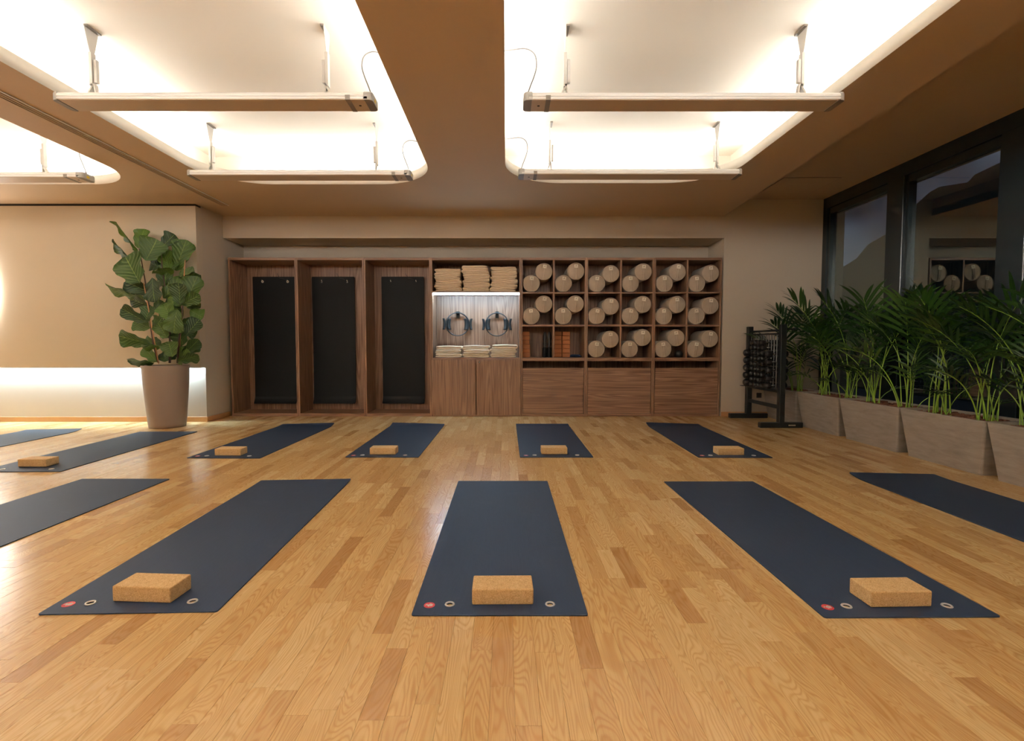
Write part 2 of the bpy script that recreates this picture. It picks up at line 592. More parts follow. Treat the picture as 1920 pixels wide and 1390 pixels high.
# back wall with its niche, beam over the niche
b = B()
b.box(3.04, XR + .3, YW, YN + .15, 0, 3.2)
b.box(-3.945, 3.04, YW, YN + .15, 2.50, 3.2)
b.box(-3.945, 3.04, YN, YN + .15, 0, 2.50)
struct('wall_back', b, 'wall', 'beige back wall with a niche for the walnut cabinets')
struct('wall_left', bxp(XL, -3.945, 6.713, YN + .15, 0, 3.2), 'wall', 'pale wall below and behind the beige panel')
struct('wall_panel', bxp(XL, -3.938, 6.583, 6.640, 0.714, 2.772), 'panel', 'wide beige wall panel floating above a glowing strip')
struct('gap_shade_strip', bxp(XL, -3.95, 6.60, 6.712, 2.772, 2.80), 'socket', 'black strip painted as the shade in the gap along the top of the wall panel')  # solid black box in place of the shade inside the gap
struct('trim_3', B().box(XL, -3.9385, 6.640, 6.7125, 0.76, 2.772).box(-3.9560, -3.9385, 6.640, 6.7125, 0.714, .76), 'panel', 'battens that hold the beige panel off the wall')
struct('wall_side', bxp(XL - .15, XL, YB, YN, 0, 3.2), 'wall', 'plain beige side wall')
struct('wall_rear', bxp(XL, XR + .3, YB - .15, YB, 0, 3.2), 'wall', 'plain beige wall opposite the cabinets')
struct('baseboard_left', bxp(XL, -3.932, 6.700, 6.713, 0, 0.066), 'base', 'oak baseboard under the glowing wall strip', bevel=.002)
struct('baseboard_return', bxp(-3.945, -3.932, 6.713, YW + .05, 0, 0.066), 'base', 'oak baseboard on the short return wall', bevel=.002)
struct('baseboard_back', bxp(3.045, XR, YW - .013, YW, 0, 0.066), 'base', 'oak baseboard behind the dumbbell rack', bevel=.002)

# ceiling slab with three light coves
def edge_x(y):
    return 2.84 + (y - 2.9) * (0.042 if y > 2.9 else 0.02)
YF0 = 1.45
COVES = [(-0.01, 2.36, YF0, 5.76), (-3.19, -0.785, YF0, 5.80), (-6.40, -3.985, YF0, 5.80)]
COVES += [(a, c, -3.5, 0.85) for a, c, _, _ in COVES]  # second set behind the camera, added to carry the fill light
outer = [(XL, YB), (edge_x(YB), YB), (edge_x(2.9), 2.9), (edge_x(YW + .02), YW + .02), (XL, YW + .02)]
holes = [rpoly([(a, c), (b_, c), (b_, d), (a, d)], 0.62, 14) for a, b_, c, d in COVES]
me = flat_with_holes('ceiling', outer, holes, 0.05)
me.materials.append(M['slab'])
me.materials.append(M['cove'])
for p in me.polygons:
    cz = sum(me.vertices[i].co.z for i in p.vertices) / len(p.vertices)
    if abs(p.normal.z) < .5:
        c2 = p.center
        if any(a - .02 < c2.x < b_ + .02 and c - .02 < c2.y < d + .02 for a, b_, c, d in COVES):
            p.material_index = 1
    elif cz > 0.02:
        p.material_index = 1
ceil = obj('ceiling', me, 'slab', None, (0, 0, ZC + .05))
ceil['kind'] = 'structure'
ceil['label'] = 'lowered beige ceiling with rounded light coves'
b = B().box(XL, edge_x(YB) - .05, YB, YW, ZU, ZU + .05)
for a, b_, c, d in COVES:
    e = 0.20
    for q in ((a - e - .02, a - e, c - e, d + e), (b_ + e, b_ + e + .02, c - e, d + e), (a - e, b_ + e, c - e - .02, c - e), (a - e, b_ + e, d + e, d + e + .02)):
        b.box(*q, ZC + .10, ZU)
up = obj('cove_ceiling', b, 'cove', ceil, (0, 0, -(ZC + .05)))
for a, b_, c, d in COVES:
    b = B()
    k = 0.06
    t = 0.022
    for q in ((a - k, a - k + t, c + .3, d - .3), (b_ + k - t, b_ + k, c + .3, d - .3), (a + .3, b_ - .3, c - k, c - k + t), (a + .3, b_ - .3, d + k - t, d + k)):
        b.box(*q, ZC + .102, ZC + .116)
    obj('led_strip', b, 'cove_led' if d > 2 else 'rear_fill', ceil, (0, 0, -(ZC + .05)))  # strips behind the camera are added fill, out of view
# vertical edge of the slab and the higher ceiling along the windows
b = B()
for q0, q1 in ((YB, 2.9), (2.9, YW)):
    n0, n1 = (edge_x(q0), q0), (edge_x(q1), q1)
    b.loft([[(n0[0], n0[1], z), (n0[0] - .03, n0[1], z), (n1[0] - .03, n1[1], z), (n1[0], n1[1], z)] for z in (ZC + .001, 3.2)], 0, False)
struct('trim_2', b, 'slab', 'vertical edge where the lowered ceiling steps up')
ceil2 = struct('ceiling_window_side', bxp(2.605, XR + .3, YB, YW + .02, 3.03, 3.2), 'slab', 'higher strip of ceiling along the windows')
obj('access_hatch', bxp(3.36, 4.04, 6.29, 6.93, 3.0265, 3.031), 'slab', ceil2)
obj('hatch_joint', B().box(3.352, 4.048, 6.282, 6.29, 3.029, 3.031).box(3.352, 4.048, 6.93, 6.938, 3.029, 3.031).box(3.352, 3.36, 6.282, 6.938, 3.029, 3.031).box(4.04, 4.048, 6.282, 6.938, 3.029, 3.031), 'socket', ceil2)
# slim recessed track in the slab
tr = thing('ceiling_track', 'slim recessed track running along the ceiling between two light coves', 'track', (-3.598, 0, ZC))
obj('channel', bxp(-.048, .048, YB, 6.66, -0.002, 0.0), 'slab', tr)
for dx, mm in ((-.044, 'slab'), (-.016, 'slab'), (.044, 'alu'), (.014, 'slab')):
    obj('rail', bxp(dx - .004, dx + .004, YB, 6.66, -0.009, -.002), mm, tr)
for dx in (-.030, -.001, .029):
    obj('slot', bxp(dx - .0045, dx + .0045, YB, 6.65, -0.0035, -.002), 'capd', tr)

# windows: dark frames, deep mullions, night glass
yb = [YW - .09, 5.885, 4.52, 3.155, 1.79, 0.425, -0.94, -2.305, -3.67, YB]
for i in range(9):
    ya, yz = yb[i], yb[i + 1]
    m0 = 0.0 if i == 0 else 0.125
    y1, y0 = ya - m0, yz + 0.125
    b = B()
    b.box(XR, XR + .14, yz, ya + (0.09 if i == 0 else 0), 2.885, 3.04)              # head
    b.box(XR + .02, XR + .14, yz, ya, 2.80, 2.885)
    b.box(XR, XR + .14, yz, ya, 0, 0.16)                                            # sill
    if i == 0:
        b.box(XR, XR + .14, YW - .09, YW, 0, 2.885)
    w_o = struct('window_%d' % (i + 1), b, 'frame', 'tall dark framed window looking out into the night')
    mb = B().box(XR - .012, XR + .14, yz - .125, yz + .125, 0, 2.886)
    obj('mullion', mb, 'frame', w_o, bevel=.006)
    sb = B()
    for q in ((y0, y0 + .03), (y1 - .045, y1)):
        sb.box(XR + .015, XR + .10, q[0], q[1], .16, 2.80)
    sb.box(XR + .015, XR + .10, y0, y1, .16, .22)
    obj('sash', sb, 'frame', w_o)
    obj('pane', bxp(XR + .058, XR + .064, y0 + .03, y1 - .045, .22, 2.80), 'glass', w_o)
struct('ground_outside', bxp(XR + .16, 30, -15, 40, -.15, -.02), 'dim', 'dark paving outside the windows')
hb = B()
r6 = random.Random(17)
rings = []
for k in range(60):
    y = -14 + k * .62
    top = 2.2 + 2.3 / (1 + math.exp((y - 14.0) * 1.0)) + r6.uniform(-.16, .16)
    rings.append([(8.4 + 2.4 * j / 10 + r6.uniform(-.1, .1), y + r6.uniform(-.12, .12), -.02 if j in (0, 10) else top * (math.sin(PI * j / 10) ** .38) + r6.uniform(-.12, .12)) for j in range(11)])
hb.loft(rings, 0, True, True, True, closed=False)
o = obj('hedge', hb, 'hedge')
tag(o, 'dark clipped hedge outside the windows, sloping down with distance', 'hedge')
# lights built into the walls
o = obj('led_strip', bxp(XL, -3.96, 6.655, 6.695, 0.748, 0.758), 'panel_led')
tag(o, 'white LED strip glowing under the beige wall panel', 'light')
o = obj('round_wall_light', B().lathe([(0.97, 0.02), (1.0, 0.0), (1.0, -.035), (.97, -.05)], 64, 'y', (0, 0, 0)), 'disc_led', None, (-7.485, 6.560, 1.72))
tag(o, 'large round glowing white disc on the beige wall panel', 'light')

# ------------------------------------------------------------------ walnut cabinets
def cab_panel(parent, name, x0, x1, y0, y1, z0, z1, m='wv', bevel=.0015, label=None):
    return obj(name, bxp(x0, x1, y0, y1, z0, z1), m, parent, bevel=bevel, label=label)
D = 0.50
T = 0.022
def carcass(name, label, cat, x0, x1, group=None, top=2.23):
    t = thing(name, label, cat, (x0, YW, 0), group=group)
    w_ = x1 - x0 - .002
    cab_panel(t, 'side_panel', 0, T, 0, D, 0, top)
    cab_panel(t, 'side_panel', w_ - T, w_, 0, D, 0, top)
    cab_panel(t, 'top_panel', T, w_ - T, 0, D, top - .035, top, 'wh')
    cab_panel(t, 'back_panel', T, w_ - T, D - .015, D, .02, top - .035)
    return t, w_
X1, X2, X3, X4 = -3.885, -2.938, -1.990, -1.055
XA, XB, XC, XE = 0.208, 1.126, 2.074, 3.020
names = ['walnut mat locker at the end beside the potted fig', 'walnut mat locker in the middle of the three', 'walnut mat locker next to the towel cabinet']
for i, (a, c) in enumerate(((X1, X2), (X2, X3), (X3, X4))):
    t, w_ = carcass('mat_locker', names[i], 'cabinet', a, c, 'open mat lockers')
    cab_panel(t, 'bottom_panel', T, w_ - T, 0, D, 0.0, .042, 'wh')
    for gx in ((-3.614, -3.241), (-2.733, -2.357), (-1.711, -1.336))[i]:
        obj('hook', B().tube([(gx - a, D - .015, 1.962), (gx - a, D - .075, 1.955), (gx - a, D - .085, 1.972)], .005, 8).lathe([(.012, 0), (.012, .006)], 12, 'y', (gx - a, D - .022, 1.962)), 'steel', t)
# towel cabinet
t, w_ = carcass('towel_cabinet', 'walnut cabinet with folded towels, exercise rings and two lower doors', 'cabinet', X4, XA)
tc = t
cab_panel(t, 'shelf', T, w_ - T, .004, D - .015, 1.742, 1.766, 'wh')
cab_panel(t, 'shelf', T, w_ - T, .004, D - .015, .808, .833, 'wh')
cab_panel(t, 'bottom_panel', T, w_ - T, .01, D - .015, 0, .02, 'wh')
xm = w_ / 2
d1 = cab_panel(t, 'door', .006, xm - .005, -.002, .018, .022, .804)
d2 = cab_panel(t, 'door', xm + .005, w_ - .006, -.002, .018, .022, .804)
obj('lock', B().lathe([(.009, 0), (.009, -.006), (.006, -.008)], 14, 'y', (xm + .045, -.002, .765)), 'chrome', d2)
l_ = obj('shelf_light', bxp(T + .001, w_ - T - .001, .012, .045, 1.716, 1.7415), 'shelf_led', t, label='bright white light bar')
for cx in (-.720, -.135):
    hk = obj('wall_hook', B().box(-.025, .025, -.012, 0, -.05, .05).box(-.022, .022, -.10, -.01, .012, .022).box(-.022, .022, -.105, -.097, .012, .04), 'blackmetal', t, (cx - X4, D - .015, 1.462))
# cubby shelves
ZS = [(.785, .832), (1.272, 1.298), (1.732, 1.752)]
cl = ['walnut cubby shelf beside the towel cabinet, with blocks and clubs low down', 'walnut cubby shelf in the middle, filled with six pairs of bolsters', 'walnut cubby shelf at the end by the dumbbell rack']
CELLX = []
for i, (a, c, mid) in enumerate(((XA, XB, .668), (XB, XC, 1.609), (XC, XE, 2.540))):
    t, w_ = carcass('cubby_shelf', cl[i], 'shelf', a, c, 'bolster cubby shelves')
    for z0, z1 in ZS:
        cab_panel(t, 'shelf', T, w_ - T, .003, D - .015, z0, z1, 'wh')
    for z0, z1 in ((.832, 1.272), (1.298, 1.732), (1.752, 2.195)):
        cab_panel(t, 'divider', mid - a - .012, mid - a + .012, .003, D - .015, z0, z1)
    cab_panel(t, 'bottom_panel', T, w_ - T, .004, D - .015, 0, .036, 'wh')
    cab_panel(t, 'front_flap', T + .006, w_ - T - .006, .002, .020, .040, .686, 'wh')
    CELLX += [(a + T, mid - .012), (mid + .012, a + w_ - T)]

# hanging mats in the lockers
hm_names = ['black exercise mat hanging in the locker beside the potted fig', 'black exercise mat hanging in the middle locker', 'black exercise mat hanging in the locker next to the towel cabinet']
for i, (mx, (g0, g1)) in enumerate(((-3.762, (-3.614, -3.241)), (-2.881, (-2.733, -2.357)), (-1.849, (-1.711, -1.336)))):
    wd, ht = 0.63, 1.885
    xc = mx + wd / 2
    hs = [circle(g - xc, -.072, .008, 14) for g in (g0, g1)]
    outer = rpoly([(-wd / 2, -ht), (wd / 2, -ht), (wd / 2, 0), (-wd / 2, 0)], .012, 4)
    me = flat_with_holes('hanging_mat', outer, hs, .006)
    bm = bmesh.new(); bm.from_mesh(me)
    for yy in (-1.78, -1.82, -1.85, -1.87, -1.2, -.6):
        g = list(bm.verts) + list(bm.edges) + list(bm.faces)
        bmesh.ops.bisect_plane(bm, geom=g, plane_co=(0, yy, 0), plane_no=(0, 1, 0))
    for v in bm.verts:
        if v.co.y < -1.76:
            q = (-1.76 - v.co.y)
            v.co.z += q * q * 3.2
        v.co.z += .006 * math.sin(v.co.y * 2.1 + i)
    bm.to_mesh(me); bm.free()
    o = obj('hanging_mat', me, 'black', None, (xc, 7.658, 2.022), (PI / 2, 0, 0))
    tag(o, hm_names[i], 'mat', 'black mats hanging in the lockers')
    for g in (g0, g1):
        ring = B().tube([(.014 * math.cos(a * PI / 8), .014 * math.sin(a * PI / 8), 0) for a in range(16)], .0045, 6, closed=True)
        obj('grommet', ring, 'steel', o, (g - xc, -.072, .0065))
    obj('hanging_cord', B().tube([(g1 - xc, -.072, .006), (g1 - xc - .05, -.035, .012), (g1 - xc - .12, -.02, .012), (g1 - xc - .16, .05, -.02)], .003, 6), 'blackmetal', o)

# ------------------------------------------------------------------ bolsters
R = 0.120
BL = 0.475
prof = [(.02, -.016), (.055, -.013), (.085, -.008), (.104, -.002), (R - .005, .004), (R, .012), (R, .12), (R * .985, .24), (R, .36), (R, BL - .012), (R - .01, BL - .002), (.06, BL)]
b = B().lathe(prof, 32, 'y')
b.v = [(p[0] * (1 + .012 * math.sin(5 * math.atan2(p[2], p[0]) + p[1] * 9)), p[1], p[2] * (1 + .012 * math.sin(3 * math.atan2(p[2], p[0])))) for p in b.v]
bol0 = obj('bolster', b, 'bolster')
tag(bol0, 'x', 'bolster')
def ringpts(r, y, n=32):
    return [(r * math.sin(2 * PI * i / n), y, r * math.cos(2 * PI * i / n)) for i in range(n)]
obj('piping', B().tube(ringpts(R - .006, -.0005), .0042, 6, closed=True), 'piping', bol0)
sb = B()
st = [(z, -.0175 - .0035 * math.cos(z * 13)) for z in (-.108, -.09, -.06, -.02, .02, .05, .075)]
sb.loft([[(-.016, y + (.013 if abs(z) > .09 else .0), z), (-.016, y - .003, z), (.016, y - .003, z), (.016, y + (.013 if abs(z) > .09 else .0), z)] for z, y in st], 0, False)
sp = obj('carry_strap', sb, 'piping', bol0)
obj('stitching', B().box(-.0125, -.0115, -.0262, -.018, -.09, .07).box(.0115, .0125, -.0262, -.018, -.09, .07), 'ink', sp)
tg = obj('label_tag', bxp(-.026, .026, -.0260, -.0225, .044, .092), 'tag', bol0, bevel=.0008, label='small cream square label')
obj('tag_print', B().box(-.008, -.002, -.0268, -.0258, .068, .075).box(.001, .008, -.0268, -.0258, .070, .078).box(-.008, .008, -.0268, -.0258, .0645, .066), 'ink', tg)
rows = [(1.752, 'top'), (1.298, 'middle'), (.832, 'bottom')]
coln = ['first', 'second', 'third', 'fourth', 'fifth', 'sixth']
first = True
r3 = random.Random(5)
for ri, (z0, rn) in enumerate(rows):
    for ci, (xa, xb) in enumerate(CELLX):
        if ri == 2 and ci < 2:
            continue
        for up_ in (0, 1):
            o = bol0 if first else copy_tree(bol0)
            first = False
            if not up_:
                loc = (xa + R + .004, YW + .020 + r3.uniform(-.006, .01), z0 + R + .002)
            else:
                dxx = (xb - R - .005) - (xa + R + .004)
                h = math.sqrt(max(0, (2 * R + .003) ** 2 - dxx ** 2))
                loc = (xb - R - .005, YW + .022 + r3.uniform(-.006, .012), z0 + R + .002 + h)
            lab = '%s taupe bolster in the %s row, %s cubby from the towel cabinet' % ('upper' if up_ else 'lower', rn, coln[ci])
            place(o, lab, loc, (0, r3.uniform(-.12, .16), 0), 'taupe bolsters in the cubbies')

# ------------------------------------------------------------------ folded towels
def towel_mesh(seed, wd, th, dp, passes=3):
    rr = random.Random(seed)
    step = th / passes
    hw = wd / 2
    pts = []
    lean = [rr.uniform(-.006, .006) for _ in range(passes + 1)]
    ph = rr.uniform(0, 6)
    for k in range(passes):
        zc = step * (k + .5)
        sgn = 1 if k % 2 == 0 else -1
        xs = [-hw + .012 + lean[k] + (wd - .024) * i / 8 for i in range(9)]
        if sgn < 0:
            xs = xs[::-1]
        for q in xs:
            pts.append((q, zc + .0025 * math.sin(q * 22 + ph + k * .4)))
        if k < passes - 1:
            ex = (hw - .010 + lean[k]) * sgn
            for a in (-45, 0, 45):
                pts.append((ex + sgn * step * .5 * math.cos(math.radians(a)), zc + step * .5 + step * .5 * math.sin(math.radians(a))))
    hh = step * .49
    m = len(pts)
    L, Rr = [], []
    for i, p in enumerate(pts):
        a, c = pts[max(0, i - 1)], pts[min(m - 1, i + 1)]
        dx, dz = c[0] - a[0], c[1] - a[1]
        n_ = math.hypot(dx, dz) or 1
        nx, nz = -dz / n_, dx / n_
        e = .55 if i in (0, m - 1) else 1
        L.append((p[0] + nx * hh * e, p[1] + nz * hh * e))
        Rr.append((p[0] - nx * hh * e, p[1] - nz * hh * e))
    b = B()
    ys = [0, .006, .02, dp * .5, dp]
    ins = [.35, .8, 1, 1, 1]
    verts = []
    for yy, s_ in zip(ys, ins):
        for i in range(m):
            mx, mz = pts[i]
            j = .0015 * math.sin(i * 1.7 + ph)
            verts.append((mx + (L[i][0] - mx) * s_, yy + j, mz + (L[i][1] - mz) * s_))
            verts.append((mx + (Rr[i][0] - mx) * s_, yy + j, mz + (Rr[i][1] - mz) * s_))
    f = []
    n2 = 2 * m
    for i in range(m - 1):
        f.append((2 * i, 2 * i + 2, 2 * i + 3, 2 * i + 1))
        e = 4 * n2
        f.append((e + 2 * i, e + 2 * i + 1, e + 2 * i + 3, e + 2 * i + 2))
    for k in range(4):
        o_ = k * n2
        for i in range(m - 1):
            f.append((o_ + 2 * i, o_ + n2 + 2 * i, o_ + n2 + 2 * i + 2, o_ + 2 * i + 2))
            f.append((o_ + 2 * i + 1, o_ + 2 * i + 3, o_ + n2 + 2 * i + 3, o_ + n2 + 2 * i + 1))
        for i in (0, m - 1):
            f.append((o_ + 2 * i, o_ + 2 * i + 1, o_ + n2 + 2 * i + 1, o_ + n2 + 2 * i))
    b.add(verts, f, 0, True)
    return b.mesh('folded_towel')
SX = [(-1.016, -.632), (-.622, -.236), (-.226, .160)]
stn = ['beside the mat lockers', 'in the middle', 'beside the cubby shelves']
ordn = ['bottom', 'second', 'third', 'fourth', 'fifth', 'sixth', 'seventh', 'eighth']
for shelf, z0, cnt, hts, mm in (('upper', 1.767, (6, 6, 6), (.318, .362, .345), 'towel'), ('lit lower', .834, (3, 3, 3), (.166, .172, .185), 'towel2')):
    for si, (xa, xb) in enumerate(SX):
        n_ = cnt[si]
        th = hts[si] / n_
        for k in range(n_):
            me = towel_mesh(si * 31 + k * 7 + (100 if mm == 'towel2' else 0), xb - xa - .012 - r3.uniform(0, .016), th, .30, 3 if (k + si) % 2 else 2)
            o = obj('folded_towel', me, mm, None, ((xa + xb) / 2 + r3.uniform(-.005, .005), YW + .035 + r3.uniform(0, .012), z0 + k * th), (0, 0, 0))
            if (k + si * 2) % 3 == 1:
                o.scale = (-1, 1, 1)
            pos_ = 'top' if k == n_ - 1 else ordn[k]
            tag(o, 'cream folded towel, %s of the %s-shelf stack %s' % (pos_ if pos_ in ('top', 'bottom') else pos_ + ' from below', shelf, stn[si]), 'towel', 'folded towels on the %s shelf' % shelf)

# ------------------------------------------------------------------ exercise rings on hooks
RR = 0.176
def ring_thing(name, label, cx, cz, yaw, n):
    t = thing(name, label, 'exercise ring', (cx, 7.615, cz), (0, 0, yaw), 'exercise rings on the towel cabinet')
    for k in range(n):
        y = -.03 * k
        band = []
        for i in range(48):
            a = 2 * PI * i / 48
            band.append([(math.sin(a) * r_, y + yy, math.cos(a) * r_) for r_, yy in ((RR, -.012), (RR, .012), (RR - .014, .012), (RR - .014, -.012))])
        band.append(band[0])
        obj('hoop', B().loft(band, 0, True, False, False), 'ring', t)
    for s in (-1, 1):
        for r_, w2 in ((RR + .017, .018), (RR - .042, .030)):
            pb = B()
            rings = []
            for q in range(9):
                zz = -.082 + .164 * q / 8
                fl_ = 1 + .55 * (abs(q - 4) / 4) ** 2.2
                xx = s * (r_ if abs(zz) < .09 else r_)
                off = s * (.012 * (abs(q - 4) / 4) ** 2) * (1 if r_ > RR else -1)
                rings.append([(xx + off + s * w2 * math.cos(a), -.012 * n + .030 * fl_ * math.sin(a), zz) for a in [2 * PI * j / 12 for j in range(12)]])
            pb.loft(rings)
            obj('grip_pad', pb, 'pad', t)
    return t
ring_thing('exercise_ring', 'black exercise ring with grip pads, turned slightly, beside the mat lockers', -.722, 1.318, .22, 2)
ring_thing('exercise_ring', 'black exercise ring with grip pads, facing straight out, beside the cubbies', -.135, 1.314, -.02, 2)

# ------------------------------------------------------------------ things in the two lowest cubbies
def foam_block(x, y, z, label, m='brick', lx=.112, ly=.22, lz=.0605):
    o = obj('yoga_block', bxp(-lx / 2, lx / 2, 0, ly, 0, lz), m, None, (x, y, z), bevel=.008, seg=2)
    return tag(o, label, 'yoga block', 'brown blocks stacked in the cubbies')
for k in range(6):
    foam_block(.289 if k < 3 else .285, YW + (.13 if k < 3 else .20), .833 + k * .0625, 'brown foam block, %s from below in the stack next to the black clubs' % ordn[k].replace('bottom', 'first'))
    foam_block(.748, YW + .20, .833 + k * .0625, 'brown foam block, %s from below in the stack against the divider' % ordn[k].replace('bottom', 'first'))
    foam_block(.866 + .002 * (k % 2), YW + .18, .833 + k * .0625, 'brown foam block, %s from below in the stack next to the blue strap' % ordn[k].replace('bottom', 'first'))
clubp = [(.030, 0), (.034, .01), (.034, .13), (.026, .145), (.020, .16), (.026, .18), (.028, .20), (.021, .225), (.025, .245), (.030, .27), (.027, .32), (.018, .36), (.008, .372)]
for i, x in enumerate((.562, .627)):
    t = thing('exercise_club', 'black exercise club standing %s' % ('next to the brown blocks in the cubby' if i == 0 else 'against the cubby divider'), 'club', (x, YW + .22, .8325), group='black clubs in the cubby')
    obj('handle', B().lathe([q for q in clubp if q[1] >= .144], 18), 'rubberblk', t)
    obj('weight', B().lathe([q for q in clubp if q[1] <= .146], 18), 'black', t)
pts = []
for i in range(90):
    a = i * .42
    r_ = .018 + .0009 * i * .62
    pts.append((r_ * math.cos(a) * 1.25, r_ * math.sin(a), .022 + .010 * math.sin(i * .9)))
o = obj('coiled_strap', B().tube(pts, .0105, 6), 'blue', None, (1.005, YW + .21, .8325))
tag(o, 'dark blue yoga strap coiled on the cubby floor', 'strap')
o = obj('massage_ball', B().lathe([(.053 * math.sin(PI * k / 12), .053 - .053 * math.cos(PI * k / 12)) for k in range(1, 12)], 20), 'rubberblk', None, (2.458, YW + .07, .8325))
tag(o, 'small black ball beside a lower bolster in the fifth cubby', 'ball')

# ------------------------------------------------------------------ yoga mats and cork blocks
MW, ML, MT = 0.66, 1.885, 0.005
def mat_mesh(curl=None):
    g = [circle(-.195, .078, .0122, 16), circle(.195, .078, .0122, 16)]
    me = flat_with_holes('yoga_mat', rpoly([(-MW / 2, 0), (MW / 2, 0), (MW / 2, ML), (-MW / 2, ML)], .008, 3), g, MT / 2)
    bm = bmesh.new(); bm.from_mesh(me)
    cuts = (1.70, 1.76, 1.80, 1.83, 1.855)
    for yy in cuts:
        bmesh.ops.bisect_plane(bm, geom=list(bm.verts) + list(bm.edges) + list(bm.faces), plane_co=(0, yy, 0), plane_no=(0, 1, 0))
    for xx in (-.2, -.1, 0, .1, .2):
        bmesh.ops.bisect_plane(bm, geom=list(bm.verts) + list(bm.edges) + list(bm.faces), plane_co=(xx, 0, 0), plane_no=(1, 0, 0))
    for v in bm.verts:
        v.co.z += MT / 2
        if curl and v.co.y > 1.70:
            q = (v.co.y - 1.70) / .185
            s_ = .5 + .5 * curl[1] * v.co.x / (MW / 2)
            v.co.z += curl[0] * q * q * (.35 + .65 * max(0, s_))
    bm.to_mesh(me); bm.free()
    return me
mat_flat = mat_mesh()
gro = B().tube([(.0160 * math.cos(a * PI / 10), .0160 * math.sin(a * PI / 10), 0) for a in range(20)], .0040, 6, closed=True).mesh('grommet')
badge = B().lathe([(.0215, 0), (.0215, .0008)], 28).mesh('logo_badge')
def stroke(b, pts, w_):
    for p, q in zip(pts, pts[1:]):
        d = Vector((q[0] - p[0], q[1] - p[1]))
        n_ = Vector((-d.y, d.x)).normalized() * w_
        e = d.normalized() * w_ * .6
        b.add([(p[0] - n_.x - e.x, p[1] - n_.y - e.y, 0), (p[0] + n_.x - e.x, p[1] + n_.y - e.y, 0), (q[0] + n_.x + e.x, q[1] + n_.y + e.y, 0), (q[0] - n_.x + e.x, q[1] - n_.y + e.y, 0)], [(0, 3, 2, 1)])
b = B()
stroke(b, [(-.0145, -.003), (-.010, .006), (-.006, -.004), (-.003, .003)], .0021)
stroke(b, [(-.003, -.010), (-.0005, .004), (.004, .010), (.008, .006), (.004, .002), (.010, .001), (.013, .005)], .0021)
stroke(b, [(-.003, -.010), (.003, -.006), (.008, -.007), (.012, -.003), (.008, -.002), (.003, -.002)], .0020)
glyph = b.mesh('logo_print')
MATS = [
    # label, near x, near y, rot, curl, block (x, y, rot) or None
    ('navy yoga mat in the front row, one step toward the potted fig', -1.424, 1.879, .034, (.010, 1), (-1.426, 1.954, -.06), 'cork block on the front-row mat toward the potted fig'),
    ('navy yoga mat in the middle of the front row', -.024, 1.863, 0.0, None, (-.013, 1.935, .012), 'cork block set square on the middle front-row mat'),
    ('navy yoga mat in the front row, one step toward the planters', 1.508, 1.850, .008, None, (1.518, 1.917, .03), 'cork block on the front-row mat toward the planters'),
    ('navy yoga mat running along the planters, its far corner curled up', 2.985, 2.035, 0.0, (.022, -1), None, ''),
    ('navy yoga mat in the front row beyond the fig-side one, no block in view', -2.862, 1.925, 0.0, None, None, ''),
    ('navy yoga mat in the back row before the middle mat locker', -2.524, 4.522, -.018, (.030, 1), (-2.531, 4.609, 0), 'cork block on the back-row mat before the middle mat locker'),
    ('navy yoga mat in the back row before the locker next to the towels', -1.118, 4.554, -.005, (.026, -1), (-1.133, 4.654, 0), 'cork block on the back-row mat before the towel-side locker'),
    ('navy yoga mat in the back row before the first cubby shelf', .454, 4.554, 0.0, (.016, 0), (.444, 4.665, 0), 'cork block on the back-row mat before the first cubby shelf'),
    ('navy yoga mat in the back row before the cubby shelf by the rack', 2.057, 4.543, -.022, (.030, -1), (2.056, 4.632, .0), 'cork block on the back-row mat by the dumbbell rack'),
    ('navy yoga mat at the foot of the potted fig', -3.885, 4.03, .022, None, (-3.915, 4.184, 0), 'cork block on the mat beside the potted fig'),
    ('bluish navy yoga mat below the glowing round wall light', -5.34, 4.125, 0.0, (.020, 1), None, ''),
]
blk = bxp(-.119, .119, 0, .123, 0, .062).mesh('cork_block', .005, 2)
for lab, x, y, rz, curl, bk, bl in MATS:
    o = obj('yoga_mat', mat_mesh(curl) if curl else mat_flat, 'rubber', None, (x, y, 0.0005), (0, 0, rz))
    tag(o, lab, 'yoga mat', 'navy yoga mats on the floor')
    for gx in (-.195, .195):
        obj('grommet', gro, 'eyelet', o, (gx, .078, MT - .0002), label='pale steel eyelet')
    lg = obj('logo_badge', badge, 'red', o, (-.273, .070, MT), label='round red badge with a white emblem')
    obj('logo_print', glyph, 'white', lg, (0, 0, .0011))
    if bk:
        q = obj('cork_block', blk, 'cork', None, (bk[0], bk[1], MT + .0008), (0, 0, bk[2]))
        tag(q, bl, 'yoga block', 'cork blocks on the mats')

